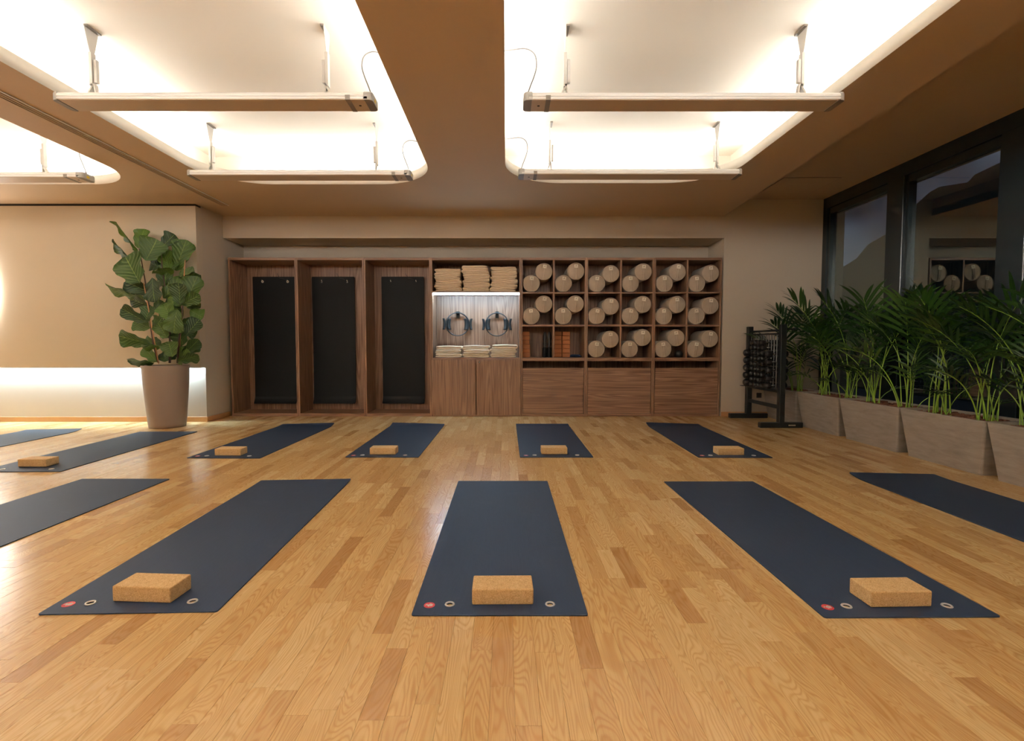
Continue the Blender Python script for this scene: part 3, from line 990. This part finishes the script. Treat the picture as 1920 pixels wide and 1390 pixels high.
# ------------------------------------------------------------------ infrared heaters
def heater_meshes(L):
    out = {}
    h, wd = .054, .178
    # profile of the white aluminium body, swept along x
    pr = [(-wd / 2, .006), (-wd / 2, .020), (-wd / 2 + .007, .0215), (-wd / 2 + .007, .0235), (-wd / 2, .025), (-wd / 2 + .002, .040), (-wd / 2 + .016, h), (wd / 2 - .016, h), (wd / 2 - .002, .040), (wd / 2, .025), (wd / 2 - .007, .0235), (wd / 2 - .007, .0215), (wd / 2, .020), (wd / 2, .006)]
    out['housing'] = B().loft([[(x, y, z) for y, z in pr] for x in (.035, L - .035)], 0, False).mesh('housing')
    out['heating_panel'] = bxp(.05, L - .18, -wd / 2 + .004, wd / 2 - .004, 0, .006).mesh('heating_panel')
    def endcap(x0, x1, flip):
        ys = wd / 2
        r_ = .030
        pts = rpoly([(x0, -ys), (x1, -ys), (x1, ys), (x0, ys)], [0, r_, r_, 0] if not flip else [r_, 0, 0, r_], 6)
        return B().loft([[(p[0], p[1], z) for p in pts] for z in (.0005, .046)] + [[((p[0] - (x0 + x1) / 2) * .9 + (x0 + x1) / 2, p[1] * .93, .056) for p in pts]], 0, False)
    out['end_cap'] = endcap(L - .060, L, False).mesh('end_cap')
    out['plain_cap'] = endcap(0, .036, True).mesh('plain_cap')
    out['control_panel'] = bxp(L - .155, L - .055, -wd / 2 + .003, wd / 2 - .003, 0, .007).mesh('control_panel')
    out['band'] = bxp(L - .182, L - .150, -wd / 2 - .002, wd / 2 + .002, -.0015, .030).mesh('band')
    out['cap_band'] = B().loft([[(p[0], p[1], z) for p in rpoly([(L - .055, -wd / 2 + .002), (L - .002, -wd / 2 + .002), (L - .002, wd / 2 - .002), (L - .055, wd / 2 - .002)], [0, .028, .028, 0], 6)] for z in (-.001, .003)], 0, False).mesh('cap_band')
    out['rear_band'] = B().loft([[(p[0], p[1], z) for p in rpoly([(.002, -wd / 2 + .002), (.040, -wd / 2 + .002), (.040, wd / 2 - .002), (.002, wd / 2 - .002)], [.024, 0, 0, .024], 6)] for z in (-.001, .003)], 0, False).mesh('cap_band')
    out['indicator'] = B().lathe([(.009, -.001), (.009, .002)], 14, 'z', (L - .105, 0, -.0005)).mesh('indicator')
    out['sticker'] = bxp(L - .001, L + .001, -.030, .004, .012, .032).mesh('sticker')
    return out
def bracket(x, s):
    """Mounting arm: plate on the ceiling, flat triangular strap, arm and claw; s is the side the box faces."""
    b = {}
    zt = ZU - 2.66
    b['ceiling_plate'] = B().box(x - .012, x + .012, -.062, .062, zt - .010, zt)
    b['strap'] = B().loft([[(x - .002 + s * .012, y0, z), (x + .002 + s * .012, y0, z), (x + .002 + s * .012, y1, z), (x - .002 + s * .012, y1, z)] for y0, y1, z in ((-.060, .060, zt - .002), (-.056, .055, zt - .03), (-.028, .030, zt - .13), (-.014, .014, zt - .175))], 0, False)
    b['arm'] = B().box(x - .010 + s * .012, x + .010 + s * .012, -.020, .020, .125, zt - .160).box(x - .011 - s * .012, x + .009 - s * .012, -.008, .018, .15, zt - .205)
    b['claw'] = B().loft([[(x + dx, -.020, z), (x + dx + s * .012, -.020, z), (x + dx + s * .012, .020, z), (x + dx, .020, z)] for dx, z in ((0, .14), (s * .004, .115), (s * .022, .090), (s * .032, .056))], 0, False).loft([[(x + dx, -.016, z), (x + dx + .010, -.016, z), (x + dx + .010, .016, z), (x + dx, .016, z)] for dx, z in ((0, .14), (-s * .006, .10), (-s * .010, .056))], 0, False)
    return b
def heater(label, x0, L, yc, flip, br):
    root = thing('ceiling_heater', label, 'heater', (x0 if not flip else x0 + L, yc, 2.66), (0, 0, PI if flip else 0), 'heaters hung in the light coves')
    key = round(L, 3)
    if key not in HM:
        HM[key] = heater_meshes(L)
    for nm, me in HM[key].items():
        mt = {'housing': 'alu', 'heating_panel': 'face', 'end_cap': 'cap', 'plain_cap': 'cap', 'control_panel': 'face', 'band': 'capd', 'cap_band': 'capd', 'rear_band': 'capd', 'indicator': 'ink', 'sticker': 'yellow'}[nm]
        n2 = {'plain_cap': 'end_cap', 'rear_band': 'cap_band'}.get(nm, nm)
        obj(n2, me, mt, root)
    for bx_, s in br:
        lx = (bx_ - x0) if not flip else (x0 + L - bx_)
        ss = s if not flip else -s
        bb = bracket(lx, ss)
        bk_ = obj('bracket', bb['strap'], 'bracket', root)
        for nm in ('ceiling_plate', 'arm', 'claw'):
            obj(nm, bb[nm], 'capd' if nm == 'ceiling_plate' else 'bracket', bk_)
    gx = L - .030
    cb = [(gx, 0, .055), (gx, 0, .075), (gx - .018, 0, .13), (gx - .045, 0, .20), (gx - .060, 0, .26), (gx - .055, .01, .32), (gx - .030, .015, .355), (gx + .02, .02, .372), (gx + .10, .03, .36), (gx + .24, .03, .34)]
    cu = []
    for i in range(len(cb) - 1):
        p0, p1, p2, p3 = [Vector(cb[max(0, min(len(cb) - 1, j))]) for j in (i - 1, i, i + 1, i + 2)]
        for k in range(4):
            t_ = k / 4
            cu.append(0.5 * (2 * p1 + (p2 - p0) * t_ + (2 * p0 - 5 * p1 + 4 * p2 - p3) * t_ * t_ + (3 * p1 - p0 - 3 * p2 + p3) * t_ ** 3))
    cu.append(Vector(cb[-1]))
    cbl = obj('cable', B().tube(cu, .0045, 8), 'cable', root)
    obj('cable_gland', B().lathe([(.012, .050), (.012, .066), (.007, .074)], 12, 'z', (gx, 0, 0)), 'ink', cbl)
    return root
HM = {}
heater('white ceiling heater in the fig-side cove, over the front row of mats', -3.06, 2.16, 3.616, False, ((-2.83, -1), (-1.24, 1)))
heater('white ceiling heater in the fig-side cove, hanging over the back row of mats', -3.11, 2.18, 5.148, False, ((-2.90, -1), (-1.285, 1)))
heater('white ceiling heater in the window-side cove, over the front row of mats', .118, 2.17, 3.62, True, ((.417, -1), (2.02, 1)))
heater('white ceiling heater in the window-side cove, hanging over the back row of mats', .118, 2.17, 5.12, True, ((.44, -1), (2.055, 1)))
heater('white ceiling heater in the cove beside the glowing round wall light', -6.36, 2.19, 5.21, False, ((-6.12, -1), (-4.62, 1)))

# ------------------------------------------------------------------ planters and palms
def rrect(x0, x1, y0, y1, r, z):
    return [(p[0], p[1], z) for p in rpoly([(x0, y0), (x1, y0), (x1, y1), (x0, y1)], r, 3)]
PB = [(6.372, 7.205), (5.558, 6.364), (4.700, 5.550), (3.845, 4.692), (2.990, 3.837), (2.135, 2.982)]
pn = ['behind the dumbbell rack', 'second from the rack', 'in the middle of the row', 'fourth from the rack', 'fifth from the rack', 'sixth from the rack']
for i, (y0, y1) in enumerate(PB):
    t = thing('planter', 'tapered grey stone planter box, %s' % pn[i], 'planter', (3.84, (y0 + y1) / 2, 0), group='stone planters below the windows')
    hy = (y1 - y0) / 2
    H_ = .432
    rings = [rrect(-.165, .165, -hy + .075, hy - .05, .018, 0), rrect(-.222, .20, -hy, hy, .018, H_ - .006), rrect(-.220, .198, -hy + .002, hy - .002, .018, H_), rrect(-.198, .176, -hy + .024, hy - .024, .012, H_), rrect(-.190, .168, -hy + .032, hy - .032, .012, H_ - .05)]
    obj('shell', B().loft(rings, 0, False, True, False), 'planter', t)
    mb = B()
    nx_, ny_ = 5, 10
    gr = [[(-.190 + .358 * a / nx_, -hy + .03 + (2 * hy - .06) * c / ny_, H_ - .035 + .010 * math.sin(a * 2 + c * 1.3 + i)) for a in range(nx_ + 1)] for c in range(ny_ + 1)]
    mb.loft(gr, 0, True, False, False, closed=False)
    rr = random.Random(40 + i)
    for k in range(260):
        px, py = rr.uniform(-.18, .16), rr.uniform(-hy + .04, hy - .04)
        s_ = rr.uniform(.006, .016)
        m4 = Matrix.Translation((px, py, H_ - .028 + rr.uniform(-.004, .008))) @ Matrix.Rotation(rr.uniform(0, 6.3), 4, 'Z') @ Matrix.Rotation(rr.uniform(-.6, .6), 4, 'X')
        vs = [m4 @ Vector((x * s_ * 1.8, y * s_, z * s_ * .4)) for z in (-1, 1) for y in (-1, 1) for x in (-1, 1)]
        mb.add(vs, [(0, 2, 3, 1), (4, 5, 7, 6), (0, 1, 5, 4), (2, 6, 7, 3), (0, 4, 6, 2), (1, 3, 7, 5)])
    mo = obj('bark_mulch', mb, 'bark', t, label='reddish brown bark chips')
    mo['kind'] = 'stuff'

def frond_mesh(seed, L, th0, th1, pet, lmax, npair):
    rr = random.Random(seed)
    b = B()
    n = 22
    pts, tans = [], []
    p = Vector((0, 0, 0))
    for i in range(n + 1):
        s = i / n
        th = math.radians(th0 + (th1 - th0) * s ** 1.7)
        d = Vector((math.sin(th), 0.03 * math.sin(s * 5 + seed), math.cos(th))).normalized()
        pts.append(p.copy()); tans.append(d)
        p = p + d * (L / n)
    b.tube(pts, [.0066 * (1 - .75 * (i / n)) for i in range(n + 1)], 6, 1)
    uvs = {}
    strips = []
    for k in range(npair):
        s = pet + (1 - pet) * (k + .3) / npair
        f = s * n
        i = min(n - 1, int(f))
        q = pts[i].lerp(pts[i + 1], f - i)
        d = tans[i]
        q01 = (s - pet) / (1 - pet)
        ln = lmax * (.55 + .45 * math.sin(PI * min(1, .22 + q01 * .78))) * rr.uniform(.88, 1.1)
        if q01 > .85:
            ln *= .85
        for sg in (-1, 1):
            side = Vector((0, sg, 0))
            nrm = d.cross(side) * sg
            up2 = Vector((-d.z, 0, d.x)) if True else nrm
            fwd = .62 + .75 * q01 + rr.uniform(-.08, .08)
            v = (d * fwd + side * (1.0 - .35 * q01) + up2 * rr.uniform(.10, .45)).normalized()
            wv = d.cross(v)
            wv = (v.cross(wv)).normalized()
            pp = q.copy()
            seg = 6
            vs = []
            wmax = lmax * .043 * rr.uniform(.85, 1.15)
            for j in range(seg + 1):
                tt = j / seg
                w_ = wmax * (math.sin(PI * min(1, .12 + tt * .88)) ** .8) * (1 if tt < 1 else .05)
                vs.append((pp - wv * w_, 0.0, tt)); vs.append((pp + wv * w_, 1.0, tt))
                pp = pp + v * (ln / seg)
                v = (v + Vector((0, 0, -.06 - .16 * tt))).normalized()
            strips.append(vs)
    o = len(b.v)
    uvf = []
    for vs in strips:
        o = len(b.v)
        m = len(vs) // 2
        b.add([q[0] for q in vs], [(2 * j, 2 * j + 1, 2 * j + 3, 2 * j + 2) for j in range(m - 1)], 0, True)
        for q in range(len(vs)):
            uvs[o + q] = (vs[q][1], vs[q][2])
    me = bpy.data.meshes.new('frond')
    me.from_pydata([tuple(v) for v in b.v], [], b.f)
    me.polygons.foreach_set('material_index', b.mi)
    me.polygons.foreach_set('use_smooth', b.sm)
    ul = me.uv_layers.new(name='UVMap')
    for lp in me.loops:
        ul.data[lp.index].uv = uvs.get(lp.vertex_index, (0.5, 0.5))
    me.materials.append(M['palm']); me.materials.append(M['palmstem'])
    me.update()
    return me
FR = {
    'tall': [frond_mesh(1, 1.16, 3, 46, .66, .38, 8), frond_mesh(2, 1.10, 6, 66, .65, .37, 8), frond_mesh(3, 1.08, 2, 34, .67, .38, 7)],
    'mid': [frond_mesh(4, .92, 8, 74, .63, .34, 8), frond_mesh(5, .84, 12, 92, .62, .32, 7), frond_mesh(6, .88, 5, 56, .65, .34, 7)],
    'low': [frond_mesh(7, .60, 16, 98, .58, .26, 7), frond_mesh(8, .50, 10, 76, .58, .23, 6), frond_mesh(9, .44, 24, 110, .56, .22, 6)],
    'spear': [frond_mesh(10, .70, 4, 14, .60, .26, 5)],
}
PALMS = [((3.80, 6.66), .98, 'in the planter behind the dumbbell rack'), ((3.84, 6.17), 1.08, 'second along the row from the dumbbell rack'), ((3.84, 5.74), 1.0, 'third along the row from the dumbbell rack'),
         ((3.82, 5.31), 1.04, 'fourth along the row from the dumbbell rack'), ((3.84, 4.86), 1.04, 'fifth along the row from the dumbbell rack'), ((3.82, 4.49), 1.04, 'sixth along the row from the dumbbell rack'),
         ((3.83, 4.03), .98, 'seventh along the row, at the edge of its planter'), ((3.86, 3.72), .98, 'eighth along the row, starting the fifth planter'), ((3.84, 3.25), 1.0, 'ninth along the row from the dumbbell rack')]
r4 = random.Random(21)
for i, ((px, py), sc, where) in enumerate(PALMS):
    t = thing('kentia_palm', 'green kentia palm, %s' % where, 'potted palm', (px, py, .395), group='palms in the stone planters')
    plan = ['tall'] * 4 + ['mid'] * 3 + ['low'] * 3 + ['spear']
    a0 = r4.uniform(0, 6.28)
    for k, kind in enumerate(plan):
        me = FR[kind][(k + i) % len(FR[kind])]
        a = a0 + k * 2.399 + r4.uniform(-.25, .25)
        s_ = sc * r4.uniform(.90, 1.06)
        if math.cos(a) > .55:            # fronds that would lean into the glass grow shorter and steeper
            s_ *= .72
        o = obj('frond', me, 'palm', t, (r4.uniform(-.06, .06), r4.uniform(-.075, .075), -.01), (r4.uniform(-.08, .08), r4.uniform(-.10, .02) if math.cos(a) > .3 else r4.uniform(-.06, .06), a))
        o.scale = (s_, s_, s_)

# ------------------------------------------------------------------ dumbbell rack
rk = thing('dumbbell_rack', 'black metal dumbbell rack standing beside the planters', 'rack', (3.358, 6.63, 0))
for i, y in enumerate((-.400, .440)):
    p = obj('post', bxp(-.034, .034, y - .035, y + .035, .055, 1.262), 'blackmetal', rk, bevel=.004)
    f = obj('foot', B().loft([[(x, yy, z) for yy, z in [(q[0] + y, q[1] + .033) for q in rpoly([(-.036, -.033), (.036, -.033), (.036, .033), (-.036, .033)], .010, 3)]] for x in (-.255, .255)], 0, False), 'blackmetal', rk)
    for s in (-1, 1):
        obj('foot_cap', bxp(s * .256 - .005, s * .256 + .005, y - .033, y + .033, .003, .063), 'rubberblk', f, bevel=.006, seg=2)
    if i == 0:
        pl = B()
        xx = .082
        for w_ in (.010, .005, .006, .005, .007, .004, .006, .010):
            pl.box(xx, xx + w_, y - .0375, y - .0355, .026, .040)
            xx += w_ + .0042
        obj('nameplate', pl, 'gold', f, label='small pale lettering, too worn to read')
obj('top_bar', B().tube([(0, -.40, 1.192), (0, .44, 1.192)], .014, 10), 'blackmetal', rk)
obj('upper_rail', bxp(-.014, .014, -.37, .41, 1.140, 1.160), 'blackmetal', rk)
obj('lower_rail', bxp(-.030, .030, -.37, .41, .425, .455), 'blackmetal', rk, bevel=.003)
obj('cross_bar', bxp(-.022, .022, -.37, .41, .225, .268), 'blackmetal', rk, bevel=.004)
obj('hanging_peg', B().tube([(.03, -.40, 1.205), (.135, -.40, 1.205)], .011, 10).lathe([(.011, .13), (.020, .137), (.020, .152), (.012, .158)], 12, 'x', (0, -.40, 1.205)), 'blackmetal', rk)
for k in range(12):
    y = -.340 + k * .0655
    obj('rod', B().tube([(0, y, .452), (0, y, 1.142)], .0085, 8), 'grey', rk)
obj('end_tray', bxp(-.14, .03, .33, .40, .452, .458), 'blackmetal', rk)

def dumbbell_proto(r_, hl):
    t = thing('dumbbell', 'x', 'dumbbell', (0, 0, -50))
    obj('handle', B().tube([(-.075, 0, 0), (.075, 0, 0)], .011, 10), 'handle', t)
    pr = [(r_ * .62, 0), (r_ * .95, hl * .16), (r_, hl * .35), (r_, hl * .65), (r_ * .90, hl * .86), (r_ * .60, hl)]
    me = B().lathe(pr, 8, 'x').mesh('head')
    for p in me.polygons:
        p.use_smooth = False
    obj('head', me, 'rubberblk', t, (.062, 0, 0))
    obj('head', me, 'rubberblk', t, (-.062, 0, 0), (0, 0, PI))
    return t
big, small = dumbbell_proto(.046, .072), dumbbell_proto(.0335, .062)
used = {'b': False, 's': False}
COLS = [(6.955, 5, .100, 'b', 'end column beside the wall'), (6.80, 9, .0690, 's', 'second column from the wall'), (6.70, 9, .0690, 's', 'third column from the wall'), (6.605, 9, .0690, 's', 'fourth column from the wall'), (6.515, 9, .0690, 's', 'fifth column from the wall'), (6.365, 5, .0985, 'b', 'column beside the post with the pale lettering')]
for (y, n_, st_, kd, cn) in COLS:
    for k in range(n_):
        if kd == 's' and k == n_ - 1 and cn.startswith(('third', 'second')):
            pass
        src = big if kd == 'b' else small
        o = src if not used[kd] else copy_tree(src)
        used[kd] = True
        r_ = .046 if kd == 'b' else .0335
        nm = 'black dumbbell, %s from below in the %s' % ((ordn + ['ninth'])[k].replace('bottom', 'first'), cn)
        place(o, nm, (3.362 + r3.uniform(-.006, .006), y, .459 + r_ + k * st_), (r3.uniform(0, 6.28), 0, 0), 'dumbbells on the rack')
o = obj('wall_socket', B().box(-.035, .035, -.012, 0, -.035, .035).box(-.026, .026, -.014, -.012, -.026, .026), 'socket', None, (3.575, YW, .30), bevel=.003)
tag(o, 'small black wall socket behind the dumbbell rack', 'socket')

# ------------------------------------------------------------------ fiddle-leaf fig
PX, PY = -4.195, 6.305
pot = thing('plant_pot', 'tall taupe round pot holding the fiddle-leaf fig', 'pot', (PX, PY, 0))
obj('shell', B().lathe([(.180, 0), (.196, .004), (.205, .06), (.232, .40), (.252, .715), (.257, .752), (.257, .764), (.246, .764), (.240, .73)], 48, cap1=False), 'pot', pot)
so = obj('soil', B().lathe([(.241, .715), (.20, .735), (.12, .742), (.03, .748)], 28, cap0=False), 'soil', pot)
fig = thing('fiddle_leaf_fig', 'leafy fiddle-leaf fig tree in the tall taupe pot', 'potted tree', (PX, PY, .735))
def leaf_mesh(seed):
    rr = random.Random(seed)
    prof = [(0, .03), (.08, .17), (.2, .29), (.35, .33), (.5, .36), (.65, .44), (.78, .50), (.88, .46), (.95, .32), (1, .06)]
    nu, nv = 8, 14
    ph = rr.uniform(0, 6)
    fold = rr.uniform(.15, .5)
    curl = rr.uniform(-.10, .30)
    vs, uv = [], []
    for j in range(nv + 1):
        v = j / nv
        for (a, wa), (c, wc_) in zip(prof, prof[1:]):
            if a <= v <= c + 1e-9:
                hw = wa + (wc_ - wa) * (v - a) / (c - a)
                break
        for i in range(nu + 1):
            u = i / nu * 2 - 1
            edge = abs(u) ** 2
            wav = .055 * edge * math.sin(v * 15 + ph + (2 if u > 0 else 0))
            x = u * hw * (1 + .05 * math.sin(v * 17 + ph))
            z = fold * abs(u) ** 1.5 * hw * .55 + wav - curl * v * v + .03 * math.cos(v * 42 - abs(u) * 8) * (1 - edge) * .35
            vs.append((x, v, z)); uv.append((i / nu, v))
    f = [(j * (nu + 1) + i, j * (nu + 1) + i + 1, (j + 1) * (nu + 1) + i + 1, (j + 1) * (nu + 1) + i) for j in range(nv) for i in range(nu)]
    me = bpy.data.meshes.new('leaf')
    me.from_pydata(vs, [], f)
    me.polygons.foreach_set('use_smooth', [True] * len(f))
    ul = me.uv_layers.new(name='UVMap')
    for lp in me.loops:
        ul.data[lp.index].uv = uv[lp.vertex_index]
    me.materials.append(M['fig'])
    me.update()
    return me
LM = [leaf_mesh(k) for k in range(6)]
# leaf list measured on the tree: base x, z -> tip x, z (metres from pot axis / above floor), width, depth offset of base and tip
def lw(zx, zy, y=PY):
    """tree-plane coordinates from measured positions on an enlarged view (9.268 px per px, origin 210,410)"""
    px, py = 210 + zx / 9.268, 410 + zy / 9.268
    return ((px - 949) / 960 * y * 1.0, 1.012 + (647 - py) / 960 * y)
LV = [  # zx0, zy0, zx1, zy1, width, depth0, depth1
    (520, 570, 75, 95, 150, .00, .05), (545, 540, 590, 180, 235, -.02, .02), (725, 765, 880, 400, 430, -.08, -.02), (880, 500, 1060, 265, 260, .06, .10),
    (1100, 905, 1270, 365, 380, .06, .08), (930, 1160, 985, 640, 360, .02, .05), (655, 1150, 380, 700, 500, -.12, -.10), (440, 780, 0, 450, 150, .05, .02),
    (720, 1315, 295, 1105, 270, .04, .00), (640, 1400, 0, 1200, 130, -.02, -.06), (840, 1060, 905, 1470, 260, -.10, -.15), (940, 1390, 1250, 1075, 300, -.02, .03),
    (1090, 1060, 1480, 985, 130, .10, .12), (1300, 1500, 1480, 1010, 320, .02, .00), (1300, 1510, 1320, 1150, 300, -.10, -.12), (1305, 1510, 1665, 1360, 200, -.08, -.14), (820, 975, 1195, 925, 70, -.06, -.14),
    (690, 1530, 295, 1400, 210, .02, .00), (700, 1800, 330, 1580, 220, -.10, -.14), (690, 1820, 730, 1520, 250, -.09, -.06), (650, 1900, 375, 1790, 260, .03, .04), (790, 2180, 285, 2050, 260, -.12, -.16),
    (750, 2200, 505, 2120, 180, .04, .06), (800, 2490, 565, 2230, 210, -.02, -.04), (810, 2500, 405, 2470, 140, -.08, -.14), (850, 2480, 965, 2370, 140, .02, .04),
    (1160, 2400, 1110, 2140, 300, -.12, -.12), (1190, 2470, 1565, 2385, 150, -.06, -.08), (1215, 2390, 1485, 2110, 150, .0, .04), (1285, 1600, 1215, 1990, 310, -.14, -.18),
    (1310, 2040, 1515, 1750, 260, -.02, .02), (1140, 1770, 1000, 1490, 290, -.08, -.10), (1060, 2080, 950, 1830, 240, -.10, -.12), (830, 1920, 1000, 1740, 220, -.08, -.12),
    (800, 1600, 930, 1450, 220, -.03, .0), (1290, 1510, 1070, 1420, 130, -.06, -.10), (1310, 1550, 1535, 1480, 120, .02, .04), (1330, 1590, 1520, 1720, 240, .06, .08),
    (1230, 2200, 1150, 1960, 300, .02, .02), (985, 2200, 635, 2240, 100, -.05, -.12), (1230, 2510, 1335, 2500, 60, -.10, -.14), (990, 1660, 850, 1700, 240, .05, .04),
    (1000, 900, 900, 560, 260, .06, .04), (1010, 1600, 1200, 1700, 220, .03, .05), (1020, 2300, 1250, 2330, 200, .08, .10), (1140, 1290, 1050, 990, 240, .08, .10), (1180, 2480, 1320, 2260, 220, -.02, -.02),
]
r5 = random.Random(3)
for k in range(16):      # leaves on the far side of the tree
    zx, zy = r5.uniform(700, 1250), 850 + 1600 * k / 15
    sx = r5.choice((-1, 1)) * r5.uniform(150, 300)
    LV.append((zx, zy, zx + sx, zy - r5.uniform(-60, 190), r5.uniform(180, 270), r5.uniform(.03, .08), r5.uniform(.07, .14)))
for k, (ax, ay, bx_, by_, wd, d0, d1) in enumerate(LV):
    A = Vector((lw(ax, ay)[0], PY + d0, lw(ax, ay)[1]))
    T_ = Vector((lw(bx_, by_)[0], PY + d1, lw(bx_, by_)[1]))
    d = T_ - A
    ln = d.length
    d.normalize()
    w_ = wd * 1.2 / 9.268 / 960 * PY
    nat = max(w_, .62 * ln)
    roll = math.acos(max(.12, min(1, w_ / nat)))
    vdir = Vector((0, -1, 0.0))
    side = d.cross(vdir).normalized()
    nrm = side.cross(d).normalized()
    sg = 1 if r5.random() < .5 else -1
    if roll > .2:
        sg = 1 if (T_.x > A.x) else -1
        sg = -sg
    roll = roll * sg + r5.uniform(-.12, .12)
    s2 = side * math.cos(roll) + nrm * math.sin(roll)
    n2 = s2.cross(d).normalized()
    nw = min(nat, .66 * ln if ln > .12 else nat)
    nw = max(nw, w_)
    mt = Matrix(((s2.x * nw, d.x * ln, n2.x * ln * .8, A.x - PX), (s2.y * nw, d.y * ln, n2.y * ln * .8, A.y - PY), (s2.z * nw, d.z * ln, n2.z * ln * .8, A.z - .735), (0, 0, 0, 1)))
    o = obj('leaf', LM[k % 6], 'fig', fig)
    o.matrix_local = mt
def P3(zx, zy, dy=0):
    q = lw(zx, zy)
    return (q[0] - PX, dy, q[1] - .735)
obj('stem', B().tube([P3(1000, 2510), P3(1015, 2200), P3(1005, 1750, .02), P3(985, 1400, .02), P3(940, 1180, .02), P3(895, 850, .03), P3(900, 560, .02)], [.013, .012, .011, .010, .009, .007, .005], 8), 'stem', fig)
obj('stem', B().tube([P3(830, 2500, -.03), P3(780, 2190, -.05), P3(730, 1850, -.04), P3(700, 1500, -.03), P3(660, 1150, -.03), P3(590, 750, -.02), P3(545, 520, -.01)], [.012, .011, .010, .009, .008, .006, .005], 8), 'stem', fig)
obj('stem', B().tube([P3(1165, 2510, -.03), P3(1200, 2100, -.03), P3(1280, 1700, -.04), P3(1305, 1500, -.05)], [.012, .010, .008, .006], 8), 'stem', fig)
obj('support_cane', B().tube([P3(860, 2520, -.055), P3(650, 1140, -.055)], .0065, 8), 'cane', fig)
obj('support_cane', B().tube([P3(1160, 2520, .0), P3(1297, 730, .03)], .0055, 8), 'cane', fig)
